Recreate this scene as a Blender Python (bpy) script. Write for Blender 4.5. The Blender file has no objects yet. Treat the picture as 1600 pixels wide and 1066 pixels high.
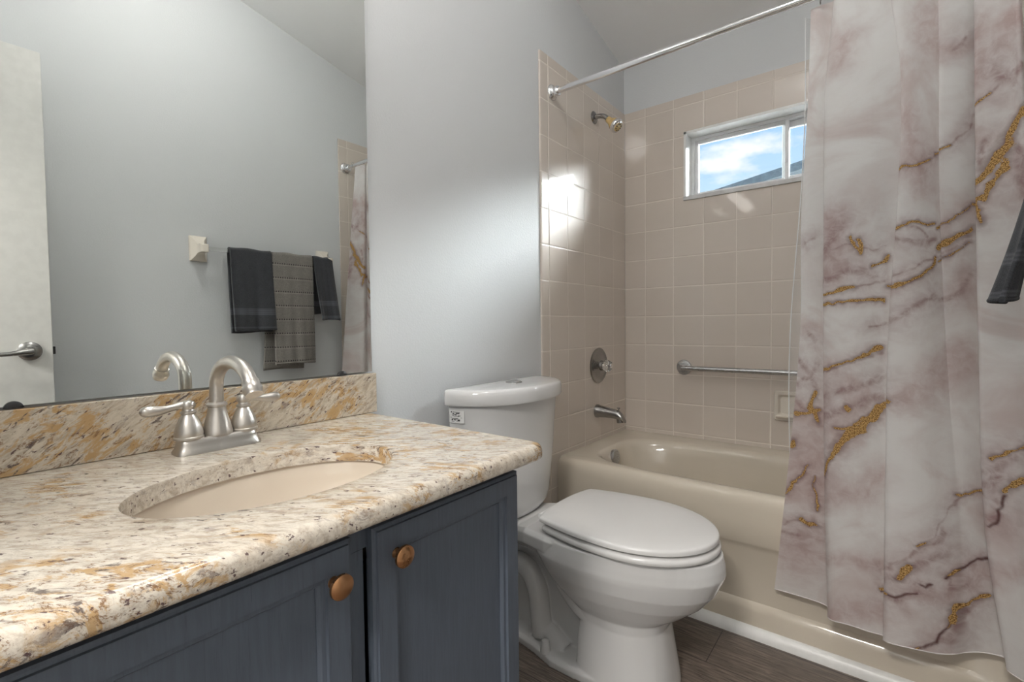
import bpy, bmesh, math, random
import numpy as np
from mathutils import Vector, Matrix
R_ = math.radians
random.seed(7)
SC = bpy.context.scene
COL = SC.collection

# ------------------------------------------------------------------ camera
cam_d = bpy.data.cameras.new('camera'); cam = bpy.data.objects.new('camera', cam_d); COL.objects.link(cam)
_r = Vector((0.78558684, 0.61865011, -0.0111966)); _u = Vector((-0.01216944, 0.03354017, 0.99936328)); _f = Vector((-0.61863173, 0.78495038, -0.03387734))
M_ = Matrix(((_r.x, _u.x, -_f.x, 1.1774), (_r.y, _u.y, -_f.y, -2.533), (_r.z, _u.z, -_f.z, 1.1009), (0, 0, 0, 1)))
cam.matrix_world = M_
cam_d.sensor_width = 36.0; cam_d.lens = 36.0 * 750.3 / 1600.0; cam_d.clip_start = 0.02
SC.camera = cam

# ------------------------------------------------------------------ view
SC.view_settings.view_transform = 'Standard'; SC.view_settings.look = 'None'
SC.view_settings.gamma = 1.0; SC.view_settings.use_curve_mapping = False
SC.view_settings.exposure = 0.74

# ------------------------------------------------------------------ sky
world = bpy.data.worlds.new('sky'); SC.world = world; world.use_nodes = True
nt = world.node_tree; nt.nodes.clear()
def wn(t): return nt.nodes.new(t)
tc = wn('ShaderNodeTexCoord'); sep = wn('ShaderNodeSeparateXYZ'); nt.links.new(tc.outputs['Generated'], sep.inputs[0])
ramp = wn('ShaderNodeValToRGB'); nt.links.new(sep.outputs['Z'], ramp.inputs[0])
e = ramp.color_ramp.elements
e[0].position = 0.0; e[0].color = (0.42, 0.44, 0.42, 1)
e[1].position = 1.0; e[1].color = (0.10, 0.26, 0.72, 1)
for p, c in ((0.02, (0.80, 0.87, 0.93, 1)), (0.22, (0.58, 0.77, 0.96, 1)), (0.36, (0.36, 0.60, 0.93, 1)), (0.5, (0.24, 0.48, 0.86, 1))):
    q = e.new(p); q.color = c
mp = wn('ShaderNodeMapping'); mp.inputs['Scale'].default_value = (1.0, 1.0, 2.2); mp.inputs['Location'].default_value = (0.35, 0.1, 0.0)
nt.links.new(tc.outputs['Generated'], mp.inputs[0])
nz = wn('ShaderNodeTexNoise'); nz.inputs['Scale'].default_value = 5.2; nz.inputs['Detail'].default_value = 7; nz.inputs['Roughness'].default_value = .55
nt.links.new(mp.outputs[0], nz.inputs['Vector'])
cr = wn('ShaderNodeValToRGB'); cr.color_ramp.elements[0].position = .51; cr.color_ramp.elements[1].position = .62
nt.links.new(nz.outputs['Fac'], cr.inputs[0])
mx = wn('ShaderNodeMix'); mx.data_type = 'RGBA'; nt.links.new(cr.outputs[0], mx.inputs[0]); nt.links.new(ramp.outputs[0], mx.inputs[6]); mx.inputs[7].default_value = (0.93, 0.94, 0.95, 1)
bg = wn('ShaderNodeBackground'); bg.inputs[1].default_value = 0.72; nt.links.new(mx.outputs[2], bg.inputs[0])
wo = wn('ShaderNodeOutputWorld'); nt.links.new(bg.outputs[0], wo.inputs[0])

# ------------------------------------------------------------------ wide sun lamp standing in for sky glow
SUN_TO = Vector((.80, .56, .24)); SUN_STRENGTH = 80.0; SUN_ANGLE = 70
sd = bpy.data.lights.new('sun', 'SUN'); sd.energy = SUN_STRENGTH; sd.angle = R_(SUN_ANGLE); sd.color = (0.93, 0.97, 1.0)
so = bpy.data.objects.new('sun', sd); COL.objects.link(so); so.rotation_euler = SUN_TO.to_track_quat('Z', 'Y').to_euler(); so.location = (3, 6, 4)
HALL_FILL = 36.0; BULB = 5.2; CEIL_FILL = 21.0

# ------------------------------------------------------------------ helpers
ORG = {}
def tag(o, label=None, cat=None, group=None, kind=None):
    if label: o['label'] = label
    if cat: o['category'] = cat
    if group: o['group'] = group
    if kind: o['kind'] = kind
    return o
def thing(name, loc, label, cat, group=None, kind=None):
    o = bpy.data.objects.new(name, None); COL.objects.link(o); o.location = loc; o.empty_display_size = .05
    ORG[o.name] = Vector(loc)
    return tag(o, label, cat, group, kind)

class MB:
    """collects geometry given in world coordinates"""
    def __init__(s): s.v = []; s.f = []
    def add(s, vs, fs):
        n = len(s.v); s.v += [tuple(p) for p in vs]; s.f += [tuple(i + n for i in f) for f in fs]; return s
    def box(s, x0, x1, y0, y1, z0, z1):
        return s.add([(x0,y0,z0),(x1,y0,z0),(x1,y1,z0),(x0,y1,z0),(x0,y0,z1),(x1,y0,z1),(x1,y1,z1),(x0,y1,z1)],
                     [(0,3,2,1),(4,5,6,7),(0,1,5,4),(1,2,6,5),(2,3,7,6),(3,0,4,7)])
    def loft(s, rings, cap0=True, cap1=True, closed=True):
        n = len(rings[0]); vs = [p for r in rings for p in r]; fs = []
        for i in range(len(rings) - 1):
            for j in range(n if closed else n - 1):
                k = (j + 1) % n
                fs.append((i*n + j, i*n + k, (i+1)*n + k, (i+1)*n + j))
        if cap0: fs.append(tuple(range(n - 1, -1, -1)))
        if cap1: fs.append(tuple((len(rings) - 1) * n + j for j in range(n)))
        return s.add(vs, fs)
    def lathe(s, prof, org, axis=(0,0,1), n=40, caps=True, sx=1.0):
        """prof: (radius, height) along axis"""
        a = Vector(axis).normalized(); t = Vector((0,0,1)) if abs(a.z) < .9 else Vector((1,0,0))
        b = a.cross(t).normalized(); c = b.cross(a).normalized(); o = Vector(org)
        rings = [[o + a*h + (b*math.cos(2*math.pi*j/n)*sx + c*math.sin(2*math.pi*j/n))*r for j in range(n)] for r, h in prof]
        return s.loft(rings, caps, caps)
    def tube(s, pts, rad, n=20, caps=True, flat=None):
        P = [Vector(p) for p in pts]; m = len(P)
        rad = rad if isinstance(rad, (list, tuple)) else [rad]*m
        rings = []; prev = None
        for i in range(m):
            d = (P[min(i+1, m-1)] - P[max(i-1, 0)]).normalized()
            if prev is None:
                t = Vector((0,0,1)) if abs(d.z) < .9 else Vector((1,0,0)); b = d.cross(t).normalized()
            else: b = (prev - d*prev.dot(d)).normalized()
            c = d.cross(b); prev = b
            fl = flat[i] if flat else 1.0
            rings.append([P[i] + (b*math.cos(2*math.pi*j/n) + c*math.sin(2*math.pi*j/n)*fl)*rad[i] for j in range(n)])
        return s.loft(rings, caps, caps)
    def build(s, name, mat, parent=None, bevel=0, seg=3, smooth=True, remesh=0, subsurf=0, sm_iter=0, solid=0):
        org = Vector((0,0,0))
        if parent is not None: org = ORG[parent.name]
        me = bpy.data.meshes.new(name)
        me.from_pydata([(p[0]-org.x, p[1]-org.y, p[2]-org.z) for p in s.v], [], s.f)
        bm = bmesh.new(); bm.from_mesh(me); bmesh.ops.recalc_face_normals(bm, faces=bm.faces); bm.to_mesh(me); bm.free()
        me.materials.append(mat)
        o = bpy.data.objects.new(name, me); COL.objects.link(o)
        if parent is not None: o.parent = parent
        ORG[o.name] = org
        if smooth:
            for p in me.polygons: p.use_smooth = True
        if solid:
            m = o.modifiers.new('solid', 'SOLIDIFY'); m.thickness = solid; m.offset = 0
        if remesh:
            m = o.modifiers.new('remesh', 'REMESH'); m.mode = 'VOXEL'; m.voxel_size = remesh; m.use_smooth_shade = True
        if sm_iter:
            m = o.modifiers.new('smooth', 'SMOOTH'); m.iterations = sm_iter; m.factor = .5
        if bevel:
            m = o.modifiers.new('bevel', 'BEVEL'); m.width = bevel; m.segments = seg; m.limit_method = 'ANGLE'; m.angle_limit = R_(35); m.harden_normals = True
        elif smooth and not remesh:
            me.set_sharp_from_angle(angle=R_(40))
        if subsurf:
            m = o.modifiers.new('sub', 'SUBSURF'); m.levels = subsurf; m.render_levels = subsurf
        return o
def spline(pts, n=8):
    """Catmull-Rom through points of any dimension"""
    P = [np.array(p, float) for p in pts]; P = [2*P[0]-P[1]] + P + [2*P[-1]-P[-2]]; out = []
    for i in range(1, len(P)-2):
        for k in range(n):
            t = k/n
            out.append(.5*((2*P[i]) + (-P[i-1]+P[i+1])*t + (2*P[i-1]-5*P[i]+4*P[i+1]-P[i+2])*t*t + (-P[i-1]+3*P[i]-3*P[i+1]+P[i+2])*t**3))
    out.append(P[-2]); return [tuple(float(c) for c in p) for p in out]
def superell(cx, cy, a, b, e, z, n=64, e2=None):
    out = []
    for j in range(n):
        t = 2*math.pi*j/n; c, s = math.cos(t), math.sin(t)
        out.append((cx + a*math.copysign(abs(c)**(2/e), c), cy + b*math.copysign(abs(s)**(2/e), s), z))
    return out

# ------------------------------------------------------------------ materials
class NG:
    """tiny node-graph writer"""
    def __init__(s, name):
        s.m = bpy.data.materials.new(name); s.m.use_nodes = True; s.t = s.m.node_tree; s.t.nodes.clear()
        s.out = s.t.nodes.new('ShaderNodeOutputMaterial')
    def n(s, t, **k):
        x = s.t.nodes.new(t)
        for a, b in k.items(): setattr(x, a, b)
        return x
    def l(s, a, b): s.t.links.new(a, b)
    def val(s, inp, v):
        if hasattr(v, 'is_linked') or isinstance(v, bpy.types.NodeSocket): s.l(v, inp)
        else: inp.default_value = v
    def math(s, op, a, b=0.0, c=None):
        x = s.n('ShaderNodeMath', operation=op); s.val(x.inputs[0], a); s.val(x.inputs[1], b)
        if c is not None: s.val(x.inputs[2], c)
        return x.outputs[0]
    def mix(s, f, a, b, bt='MIX'):
        x = s.n('ShaderNodeMix'); x.data_type = 'RGBA'; x.blend_type = bt
        s.val(x.inputs[0], f); s.val(x.inputs[6], a if not isinstance(a, tuple) else (*a, 1)[:4]); s.val(x.inputs[7], b if not isinstance(b, tuple) else (*b, 1)[:4])
        return x.outputs[2]
    def geo(s): return s.n('ShaderNodeNewGeometry').outputs['Position']
    def obj(s): return s.n('ShaderNodeTexCoord').outputs['Object']
    def xyz(s, v):
        x = s.n('ShaderNodeSeparateXYZ'); s.l(v, x.inputs[0]); return x.outputs
    def mapping(s, v, loc=(0,0,0), rot=(0,0,0), sc=(1,1,1)):
        x = s.n('ShaderNodeMapping'); s.l(v, x.inputs[0]); x.inputs[1].default_value = loc; x.inputs[2].default_value = rot; x.inputs[3].default_value = sc; return x.outputs[0]
    def noise(s, v, scale, detail=3, rough=.5, dist=0.0):
        x = s.n('ShaderNodeTexNoise'); s.l(v, x.inputs['Vector']); x.inputs['Scale'].default_value = scale; x.inputs['Detail'].default_value = detail
        x.inputs['Roughness'].default_value = rough; x.inputs['Distortion'].default_value = dist; return x.outputs['Fac']
    def step(s, v, a, b, c0=0.0, c1=1.0):
        x = s.n('ShaderNodeMapRange'); x.interpolation_type = 'SMOOTHSTEP'; s.val(x.inputs[0], v)
        x.inputs[1].default_value = a; x.inputs[2].default_value = b; x.inputs[3].default_value = c0; x.inputs[4].default_value = c1; return x.outputs[0]
    def bump(s, h, strength=.2, dist=.002, normal=None):
        x = s.n('ShaderNodeBump'); x.inputs['Strength'].default_value = strength; x.inputs['Distance'].default_value = dist; s.l(h, x.inputs['Height'])
        if normal is not None: s.l(normal, x.inputs['Normal'])
        return x.outputs[0]
    def pbr(s, col, rough=.5, metal=0.0, normal=None, spec=.5, coat=0.0, trans=0.0, ior=1.5, sheen=0.0, emit=None, es=0.0):
        b = s.n('ShaderNodeBsdfPrincipled')
        s.val(b.inputs['Base Color'], (*col, 1)[:4] if isinstance(col, tuple) else col)
        s.val(b.inputs['Roughness'], rough); s.val(b.inputs['Metallic'], metal); b.inputs['Specular IOR Level'].default_value = spec
        b.inputs['Coat Weight'].default_value = coat; b.inputs['Coat Roughness'].default_value = .05
        b.inputs['Transmission Weight'].default_value = trans; b.inputs['IOR'].default_value = ior; b.inputs['Sheen Weight'].default_value = sheen
        if emit: b.inputs['Emission Color'].default_value = (*emit, 1); b.inputs['Emission Strength'].default_value = es
        if normal is not None: s.l(normal, b.inputs['Normal'])
        s.l(b.outputs[0], s.out.inputs[0]); return s.m
    def surf(s, sh): s.l(sh, s.out.inputs[0]); return s.m

def m_paint(name, col, amt=.25):
    g = NG(name); p = g.geo(); h = g.noise(p, 160, 3, .6); v = g.noise(p, 2.0, 2)
    c = g.mix(g.step(v, .3, .7, 0, .25), col, tuple(x*.95 for x in col))
    return g.pbr(c, .62, normal=g.bump(h, amt, .003), spec=.35)
def m_plain(name, col, rough=.4, metal=0.0, spec=.5, coat=0.0, nscale=30, namt=.06):
    g = NG(name); p = g.obj(); v = g.noise(p, nscale, 3)
    c = g.mix(g.step(v, .3, .7), col, tuple(max(0, x*(1-namt)) for x in col))
    return g.pbr(c, rough, metal, spec=spec, coat=coat)
def m_metal(name, col, rough, brushed=(1,1,1), amt=.03):
    g = NG(name); p = g.mapping(g.obj(), sc=brushed); v = g.noise(p, 60, 2, .5)
    return g.pbr(g.mix(v, col, tuple(x*.95 for x in col)), g.step(v, .2, .8, rough-amt*.5, rough+amt*.5), 1.0)

PT = 0.1545
def m_tile(name, ax, off, z0=1.138, ztop=2.2195):
    """square beige wall tiles, ax = world axis that runs along the wall"""
    g = NG(name); P = g.xyz(g.geo()); u = P[ax]; z = P[2]
    uu = g.math('DIVIDE', g.math('SUBTRACT', u, off), PT)
    vv = g.math('DIVIDE', g.math('SUBTRACT', z, z0), PT)
    def edge(a):
        f = g.math('FRACT', g.math('ADD', a, 100.0)); return g.math('MINIMUM', f, g.math('SUBTRACT', 1.0, f))
    d = g.math('MULTIPLY', g.math('MINIMUM', edge(uu), edge(vv)), PT)          # metres to the next joint
    grout = g.step(d, .0012, .0026, 1, 0)
    pillow = g.step(d, .0006, .0055)
    cu = g.math('FLOOR', uu); cv = g.math('FLOOR', vv)
    cmb = g.n('ShaderNodeCombineXYZ'); g.l(cu, cmb.inputs[0]); g.l(cv, cmb.inputs[1])
    wn_ = g.n('ShaderNodeTexWhiteNoise'); wn_.noise_dimensions = '3D'; g.l(cmb.outputs[0], wn_.inputs['Vector'])
    tone = wn_.outputs['Value']
    base = g.mix(g.step(tone, 0, 1, 0, 1), (0.690, 0.615, 0.545), (0.655, 0.580, 0.512))
    col = g.mix(g.math('MULTIPLY', grout, .85), base, (0.86, 0.79, 0.71))
    wav = g.noise(g.geo(), 7, 2)
    # every tile sits at a slightly different angle
    h = g.math('ADD', pillow, g.math('MULTIPLY', wav, .55))
    rough = g.step(d, .0010, .0022, .6, .36)
    return g.pbr(col, rough, normal=g.bump(h, .55, .0022), spec=.5, coat=.7)

def m_granite(name, rot, seed, axis_zone=None, goldz=(.48, .62), greyw=.6, stretch=(.36, 1.0, 1.0), base0=(0.70, 0.645, 0.555), base1=(0.46, 0.395, 0.32)):
    """polished granite: ivory ground, streaks along the rotated first axis, ochre zones, dark grains"""
    g = NG(name); p0 = g.geo()
    p = g.mapping(g.mapping(p0, loc=(seed, seed*.7, seed*.3), rot=rot), sc=stretch)
    iso = g.mapping(p0, loc=(seed, 0, seed))
    big = g.noise(iso, 5.0, 4, .6, .6)
    if axis_zone: big = g.math('ADD', big, g.step(g.xyz(p0)[axis_zone[0]], axis_zone[1], axis_zone[2], axis_zone[3], axis_zone[4]))
    mott = g.noise(p, 84, 8, .74, .4)
    s1 = g.noise(p, 40, 8, .70, .9); s2 = g.noise(g.mapping(p, loc=(3, 5, 1)), 62, 8, .72, .6); s3 = g.noise(g.mapping(p, loc=(7, 1, 4)), 28, 7, .66, 1.2)
    grain = g.noise(iso, 330, 3, .7)
    c = g.mix(g.step(mott, .40, .66), base0, base1)
    c = g.mix(g.step(grain, .50, .72, 0, .35), c, (0.42, 0.36, 0.31))
    zone = g.step(big, goldz[0], goldz[1])
    och = g.math('MULTIPLY', g.math('MAXIMUM', zone, .10), g.step(s1, .48, .57))
    c = g.mix(g.math('MULTIPLY', och, .85), c, (0.47, 0.29, 0.115))
    gr = g.step(s2, .56, .63)
    c = g.mix(g.math('MULTIPLY', gr, greyw), c, (0.33, 0.28, 0.25))
    ln = g.step(g.math('ABSOLUTE', g.math('SUBTRACT', s3, .5)), .004, .020, 1, 0)
    ln = g.math('MULTIPLY', ln, g.math('MULTIPLY', g.math('MAXIMUM', zone, .22), g.step(mott, .42, .56)))
    c = g.mix(g.math('MULTIPLY', ln, .9), c, (0.20, 0.105, 0.05))
    pt = g.math('MULTIPLY', g.step(s2, .57, .63), g.step(big, .50, .62))
    c = g.mix(g.math('MULTIPLY', pt, .85), c, (0.07, 0.05, 0.045))
    sp = g.step(g.noise(g.mapping(p, loc=(2, 9, 6)), 150, 4, .6), .62, .67)
    c = g.mix(g.math('MULTIPLY', sp, .9), c, (0.085, 0.045, 0.05))
    return g.pbr(c, .15, spec=.5, normal=g.bump(grain, .04, .001))

MAT = {}
MAT['wall'] = m_paint('grey_wall_paint', (0.675, 0.69, 0.70))
MAT['ceiling'] = m_paint('white_ceiling_paint', (0.92, 0.92, 0.92), .15)
MAT['white'] = m_plain('white_trim_paint', (0.88, 0.88, 0.86), .35)
MAT['vinyl'] = m_plain('white_window_vinyl', (0.86, 0.87, 0.88), .35)
MAT['door'] = m_plain('white_door_paint', (0.76, 0.75, 0.72), .4)
MAT['tileL'] = m_tile('beige_tile_left', 1, -.150)
MAT['tileB'] = m_tile('beige_tile_back', 0, .119)
MAT['tileR'] = m_tile('beige_tile_right', 1, -.150)
MAT['counter'] = m_granite('granite_counter', (0, 0, R_(-38)), 3.1, (1, -2.05, -1.85, -.03, .07), (.46, .58), .52)
MAT['splash'] = m_granite('granite_backsplash', (R_(-36), 0, 0), 8.4, (1, -2.15, -1.95, .15, -.06), (.46, .58), .7, (1.0, .34, 1.0), (0.60, 0.53, 0.43), (0.40, 0.335, 0.26))
MAT['porcelain'] = m_plain('white_porcelain', (0.72, 0.718, 0.712), .09, coat=.3, nscale=3, namt=.03)
MAT['seatw'] = m_plain('white_seat_plastic', (0.76, 0.755, 0.745), .18, nscale=3, namt=.02)
MAT['bone'] = m_plain('bone_enamel', (0.68, 0.61, 0.505), .12, coat=.3, nscale=4, namt=.05)
MAT['sink'] = m_plain('bisque_sink', (0.74, 0.655, 0.55), .12, coat=.2, nscale=4, namt=.04)
MAT['ceramic'] = m_plain('bone_ceramic', (0.80, 0.74, 0.65), .15, nscale=6, namt=.03)
MAT['nickel'] = m_metal('brushed_nickel', (0.60, 0.57, 0.53), .36, (1, 1, 6))
MAT['pewter'] = m_metal('dark_brushed_nickel', (0.36, 0.35, 0.34), .26, (3, 1, 1))
MAT['chrome'] = m_metal('chrome', (0.86, 0.86, 0.87), .09)
MAT['steel'] = m_metal('satin_steel', (0.50, 0.50, 0.50), .28, (1, 6, 6))
MAT['copper'] = m_metal('antique_copper', (0.52, 0.27, 0.13), .28)
MAT['black'] = m_plain('black_plastic', (0.02, 0.02, 0.022), .4)
MAT['yellowed'] = m_plain('yellowed_plastic', (0.78, 0.56, 0.25), .25, nscale=40, namt=.25)
MAT['stone_sill'] = m_plain('pale_marble_sill', (0.74, 0.74, 0.74), .2, nscale=14, namt=.22)
def _cab():
    g = NG('blue_grey_cabinet_paint'); p = g.mapping(g.geo(), sc=(6, 9, .6)); v = g.noise(p, 16, 5, .65, .6)
    pore = g.step(g.noise(g.mapping(g.geo(), sc=(8, 12, .45)), 22, 4, .7), .60, .70)
    c = g.mix(g.step(v, .35, .65), (0.100, 0.120, 0.154), (0.113, 0.136, 0.173))
    c = g.mix(g.math('MULTIPLY', pore, .5), c, (0.065, 0.078, 0.10))
    return g.pbr(c, .38, normal=g.bump(g.math('SUBTRACT', v, pore), .18, .001), spec=.45)
MAT['cabinet'] = _cab()
def _floor():
    g = NG('dark_wood_look_plank'); p = g.geo()
    bt = g.n('ShaderNodeTexBrick'); g.l(g.mapping(p, loc=(-.72 + .91*4, .755 + .199*40, 0)), bt.inputs['Vector'])
    bt.inputs['Scale'].default_value = 1.0; bt.inputs['Brick Width'].default_value = .91; bt.inputs['Row Height'].default_value = .199
    bt.inputs['Mortar Size'].default_value = .0016; bt.inputs['Mortar Smooth'].default_value = .2; bt.offset = .37; bt.inputs['Bias'].default_value = 0
    bt.inputs['Color1'].default_value = (.35, .35, .35, 1); bt.inputs['Color2'].default_value = (.75, .75, .75, 1); bt.inputs['Mortar'].default_value = (0, 0, 0, 1)
    grain = g.noise(g.mapping(p, sc=(1.6, 22, 1)), 6, 7, .68, 1.1)
    big = g.noise(g.mapping(p, sc=(1, 5, 1)), 3.5, 3, .5, .8)
    c = g.mix(g.step(grain, .30, .70), (0.095, 0.074, 0.061), (0.33, 0.27, 0.225))
    c = g.mix(g.step(big, .35, .7, 0, .5), c, (0.10, 0.078, 0.064))
    c = g.mix(.35, c, g.mix(1.0, c, bt.outputs['Color'], 'MULTIPLY'))
    c = g.mix(g.math('MULTIPLY', bt.outputs['Fac'], .9), c, (0.035, 0.03, 0.027))
    return g.pbr(c, .42, normal=g.bump(g.math('SUBTRACT', grain, bt.outputs['Fac']), .15, .002))
MAT['floor'] = _floor()
def _mirror():
    g = NG('silvered_mirror'); v = g.noise(g.geo(), 3, 2)
    return g.pbr(g.mix(v, (0.84, 0.87, 0.85), (0.86, 0.885, 0.865)), .004, 1.0)
MAT['mirror'] = _mirror()
def _glass(name, tint=(.97, .985, .98), refl=.06):
    g = NG(name); t = g.n('ShaderNodeBsdfTransparent'); t.inputs[0].default_value = (*tint, 1)
    gl = g.n('ShaderNodeBsdfGlossy'); gl.inputs['Roughness'].default_value = .01
    fr = g.n('ShaderNodeFresnel'); fr.inputs[0].default_value = 1.45
    mx = g.n('ShaderNodeMixShader'); g.l(fr.outputs[0], mx.inputs[0]); g.l(t.outputs[0], mx.inputs[1]); g.l(gl.outputs[0], mx.inputs[2])
    return g.surf(mx.outputs[0])
MAT['pane'] = _glass('window_glass')
def _acrylic(name, rough=.04):
    g = NG(name); v = g.noise(g.obj(), 5, 2)
    return g.pbr(g.mix(v, (.95, .95, .94), (.92, .93, .92)), rough, trans=.95, ior=1.47)
MAT['acrylic'] = _acrylic('clear_acrylic')
def _liner():
    g = NG('clear_vinyl_liner'); t = g.n('ShaderNodeBsdfTransparent'); t.inputs[0].default_value = (.95, .95, .95, 1)
    d = g.n('ShaderNodeBsdfPrincipled'); d.inputs['Base Color'].default_value = (.85, .86, .87, 1); d.inputs['Roughness'].default_value = .2
    v = g.noise(g.obj(), 12, 3); mx = g.n('ShaderNodeMixShader'); g.l(g.step(v, .3, .7, .16, .26), mx.inputs[0]); g.l(t.outputs[0], mx.inputs[1]); g.l(d.outputs[0], mx.inputs[2])
    return g.surf(mx.outputs[0])
MAT['liner'] = _liner()
def _towel(name, col, bands, dots=None, hem=None):
    """terry cloth; bands = heights (z0,z1) of the flat woven stripes, dots = (first row z, spacing, rows along y pitch)"""
    g = NG(name); p = g.geo(); X = g.xyz(p)
    pile = g.noise(p, 420, 3, .7); lump = g.noise(p, 26, 3)
    c = g.mix(g.step(pile, .3, .7), tuple(x*.62 for x in col), tuple(min(1, x*1.35) for x in col))
    c = g.mix(g.step(lump, .35, .7, 0, .35), c, tuple(x*.75 for x in col))
    h = pile
    for z0, z1 in bands:
        b = g.math('MULTIPLY', g.step(X[2], z0-.001, z0+.001), g.step(X[2], z1-.001, z1+.001, 1, 0))
        rib = g.math('FRACT', g.math('MULTIPLY', X[2], 1/.0095))
        rc = g.mix(g.step(rib, .35, .65), tuple(x*1.9 for x in col), tuple(x*1.3 for x in col))
        c = g.mix(b, c, rc)
    if dots:
        zz = g.math('FRACT', g.math('DIVIDE', g.math('SUBTRACT', X[2], dots[0]-20*dots[1]), dots[1]))
        row = g.step(g.math('ABSOLUTE', g.math('SUBTRACT', zz, .5)), .035, .06, 1, 0)
        yy = g.math('FRACT', g.math('MULTIPLY', X[1], 1/dots[2]))
        dot = g.step(g.math('ABSOLUTE', g.math('SUBTRACT', yy, .5)), .16, .24, 1, 0)
        c = g.mix(g.math('MULTIPLY', row, g.mix(dot, (0,0,0), (1,1,1))), c, (0.05, 0.045, 0.045))
        lt = g.math('MULTIPLY', g.step(g.math('ABSOLUTE', g.math('SUBTRACT', zz, .40)), .02, .05, 1, 0), .4)
        c = g.mix(lt, c, tuple(min(1, x*1.7) for x in col))
    return g.pbr(c, .95, normal=g.bump(h, .6, .003), spec=.1, sheen=.25)
def _curtain():
    g = NG('marble_print_polyester'); p = g.obj()
    def at(n): a = g.n('ShaderNodeAttribute'); a.attribute_name = n; return a.outputs['Fac']
    uvn = g.n('ShaderNodeAttribute'); uvn.attribute_name = 'cloth'; uv = uvn.outputs['Vector']
    fib = g.noise(g.mapping(uv, sc=(1, 40, 1)), 30, 2); cl = g.noise(uv, 5.5, 5, .6, .9); cl2 = g.noise(g.mapping(uv, loc=(4, 2, 0)), 3.2, 5, .55, 1.1)
    c = g.mix(g.step(cl, .40, .72, 0, .55), (0.90, 0.89, 0.88), (0.73, 0.66, 0.645))
    c = g.mix(g.step(cl2, .48, .70, 0, .62), c, (0.64, 0.51, 0.485))
    ns = g.noise(uv, 34, 4, .65, .6); gr = g.noise(uv, 330, 3, .7)
    c = g.mix(g.math('MULTIPLY', at('rose'), g.step(ns, .25, .75, .45, .95)), c, (0.47, 0.285, 0.265))
    c = g.mix(g.math('MULTIPLY', at('mauve'), g.step(ns, .30, .70, .40, 1.0)), c, (0.35, 0.205, 0.20))
    c = g.mix(g.math('MULTIPLY', at('dark'), g.step(ns, .2, .5, .5, 1)), c, (0.16, 0.085, 0.08))
    brk = g.math('ADD', g.math('MULTIPLY', g.noise(uv, 150, 4, .7), .9), g.math('MULTIPLY', g.noise(uv, 38, 2), .8))
    gl = g.step(g.math('SUBTRACT', at('gold'), brk), -.42, -.18)
    gc = g.mix(g.step(gr, .38, .60), (0.20, 0.09, 0.03), (0.80, 0.52, 0.20))
    c = g.mix(gl, c, gc)
    b = g.n('ShaderNodeBsdfPrincipled'); g.l(c, b.inputs['Base Color']); b.inputs['Roughness'].default_value = .6; b.inputs['Specular IOR Level'].default_value = .25
    wr = g.noise(g.mapping(uv, rot=(0,0,.7), sc=(1, 2.4, 1)), 14, 4, .6, .4)
    g.l(g.bump(g.math('ADD', g.math('ADD', wr, g.math('MULTIPLY', g.noise(g.mapping(uv, sc=(1, .07, 1)), 34, 3), .9)), g.math('MULTIPLY', fib, .04)), .16, .012), b.inputs['Normal'])
    tr = g.n('ShaderNodeBsdfTranslucent'); g.l(c, tr.inputs[0])
    mx = g.n('ShaderNodeMixShader'); mx.inputs[0].default_value = .42; g.l(b.outputs[0], mx.inputs[1]); g.l(tr.outputs[0], mx.inputs[2])
    return g.surf(mx.outputs[0])
MAT['curtain'] = _curtain()
def _emit(name, col, s):
    g = NG(name); v = g.noise(g.obj(), 2, 1); e = g.n('ShaderNodeEmission'); g.l(g.mix(v, col, tuple(x*.97 for x in col)), e.inputs[0]); e.inputs[1].default_value = s
    return g.surf(e.outputs[0])
MAT['bulb'] = _emit('lit_opal_globe', (1.0, .96, .90), BULB)
def _shingle():
    g = NG('blue_grey_shingles'); p = g.geo(); v = g.noise(p, 9, 6, .8); b = g.n('ShaderNodeTexBrick'); g.l(g.mapping(p, sc=(1, 1, 1)), b.inputs['Vector'])
    b.inputs['Scale'].default_value = 5.0
    c = g.mix(g.step(v, .3, .7), (0.065, 0.095, 0.12), (0.15, 0.20, 0.235)); c = g.mix(.12, c, g.mix(1.0, c, b.outputs['Color'], 'MULTIPLY'))
    return g.pbr(c, .85)
MAT['shingle'] = _shingle()
MAT['stucco'] = m_plain('pale_stucco', (0.7, 0.67, 0.6), .9)
MAT['reflector'] = m_plain('pale_bounce_ground', (0.74, 0.73, 0.70), .9, nscale=4, namt=.2)
# ================================================================== SETTING
W = 1.525; YN = -2.95; TT = 2.2645; CS = .22; ZC0 = 2.516
def ceil_z(y): return ZC0 - CS * y
m = MB(); m.box(-.01, W+.01, -4.35, .005, -.06, 0); tag(m.build('floor', MAT['floor'], smooth=False), 'dark wood-look plank tile floor', kind='structure')
def gable_wall(x0, x1):
    m = MB(); y0, y1 = YN, .008
    m.add([(x0,y0,-.05),(x1,y0,-.05),(x1,y1,-.05),(x0,y1,-.05),(x0,y0,ceil_z(y0)),(x1,y0,ceil_z(y0)),(x1,y1,ceil_z(y1)),(x0,y1,ceil_z(y1))],
          [(0,3,2,1),(4,5,6,7),(0,1,5,4),(1,2,6,5),(2,3,7,6),(3,0,4,7)]); return m
tag(gable_wall(-.12, -.008).build('wall_left', MAT['wall'], smooth=False), 'pale grey painted wall carrying the mirror', kind='structure')
tag(gable_wall(W+.008, W+.12).build('wall_right', MAT['wall'], smooth=False), 'pale grey painted wall opposite the mirror', kind='structure')
WX0, WX1, WZ0, WZ1 = .326, 1.194, 1.733, 2.086      # window opening
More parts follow.
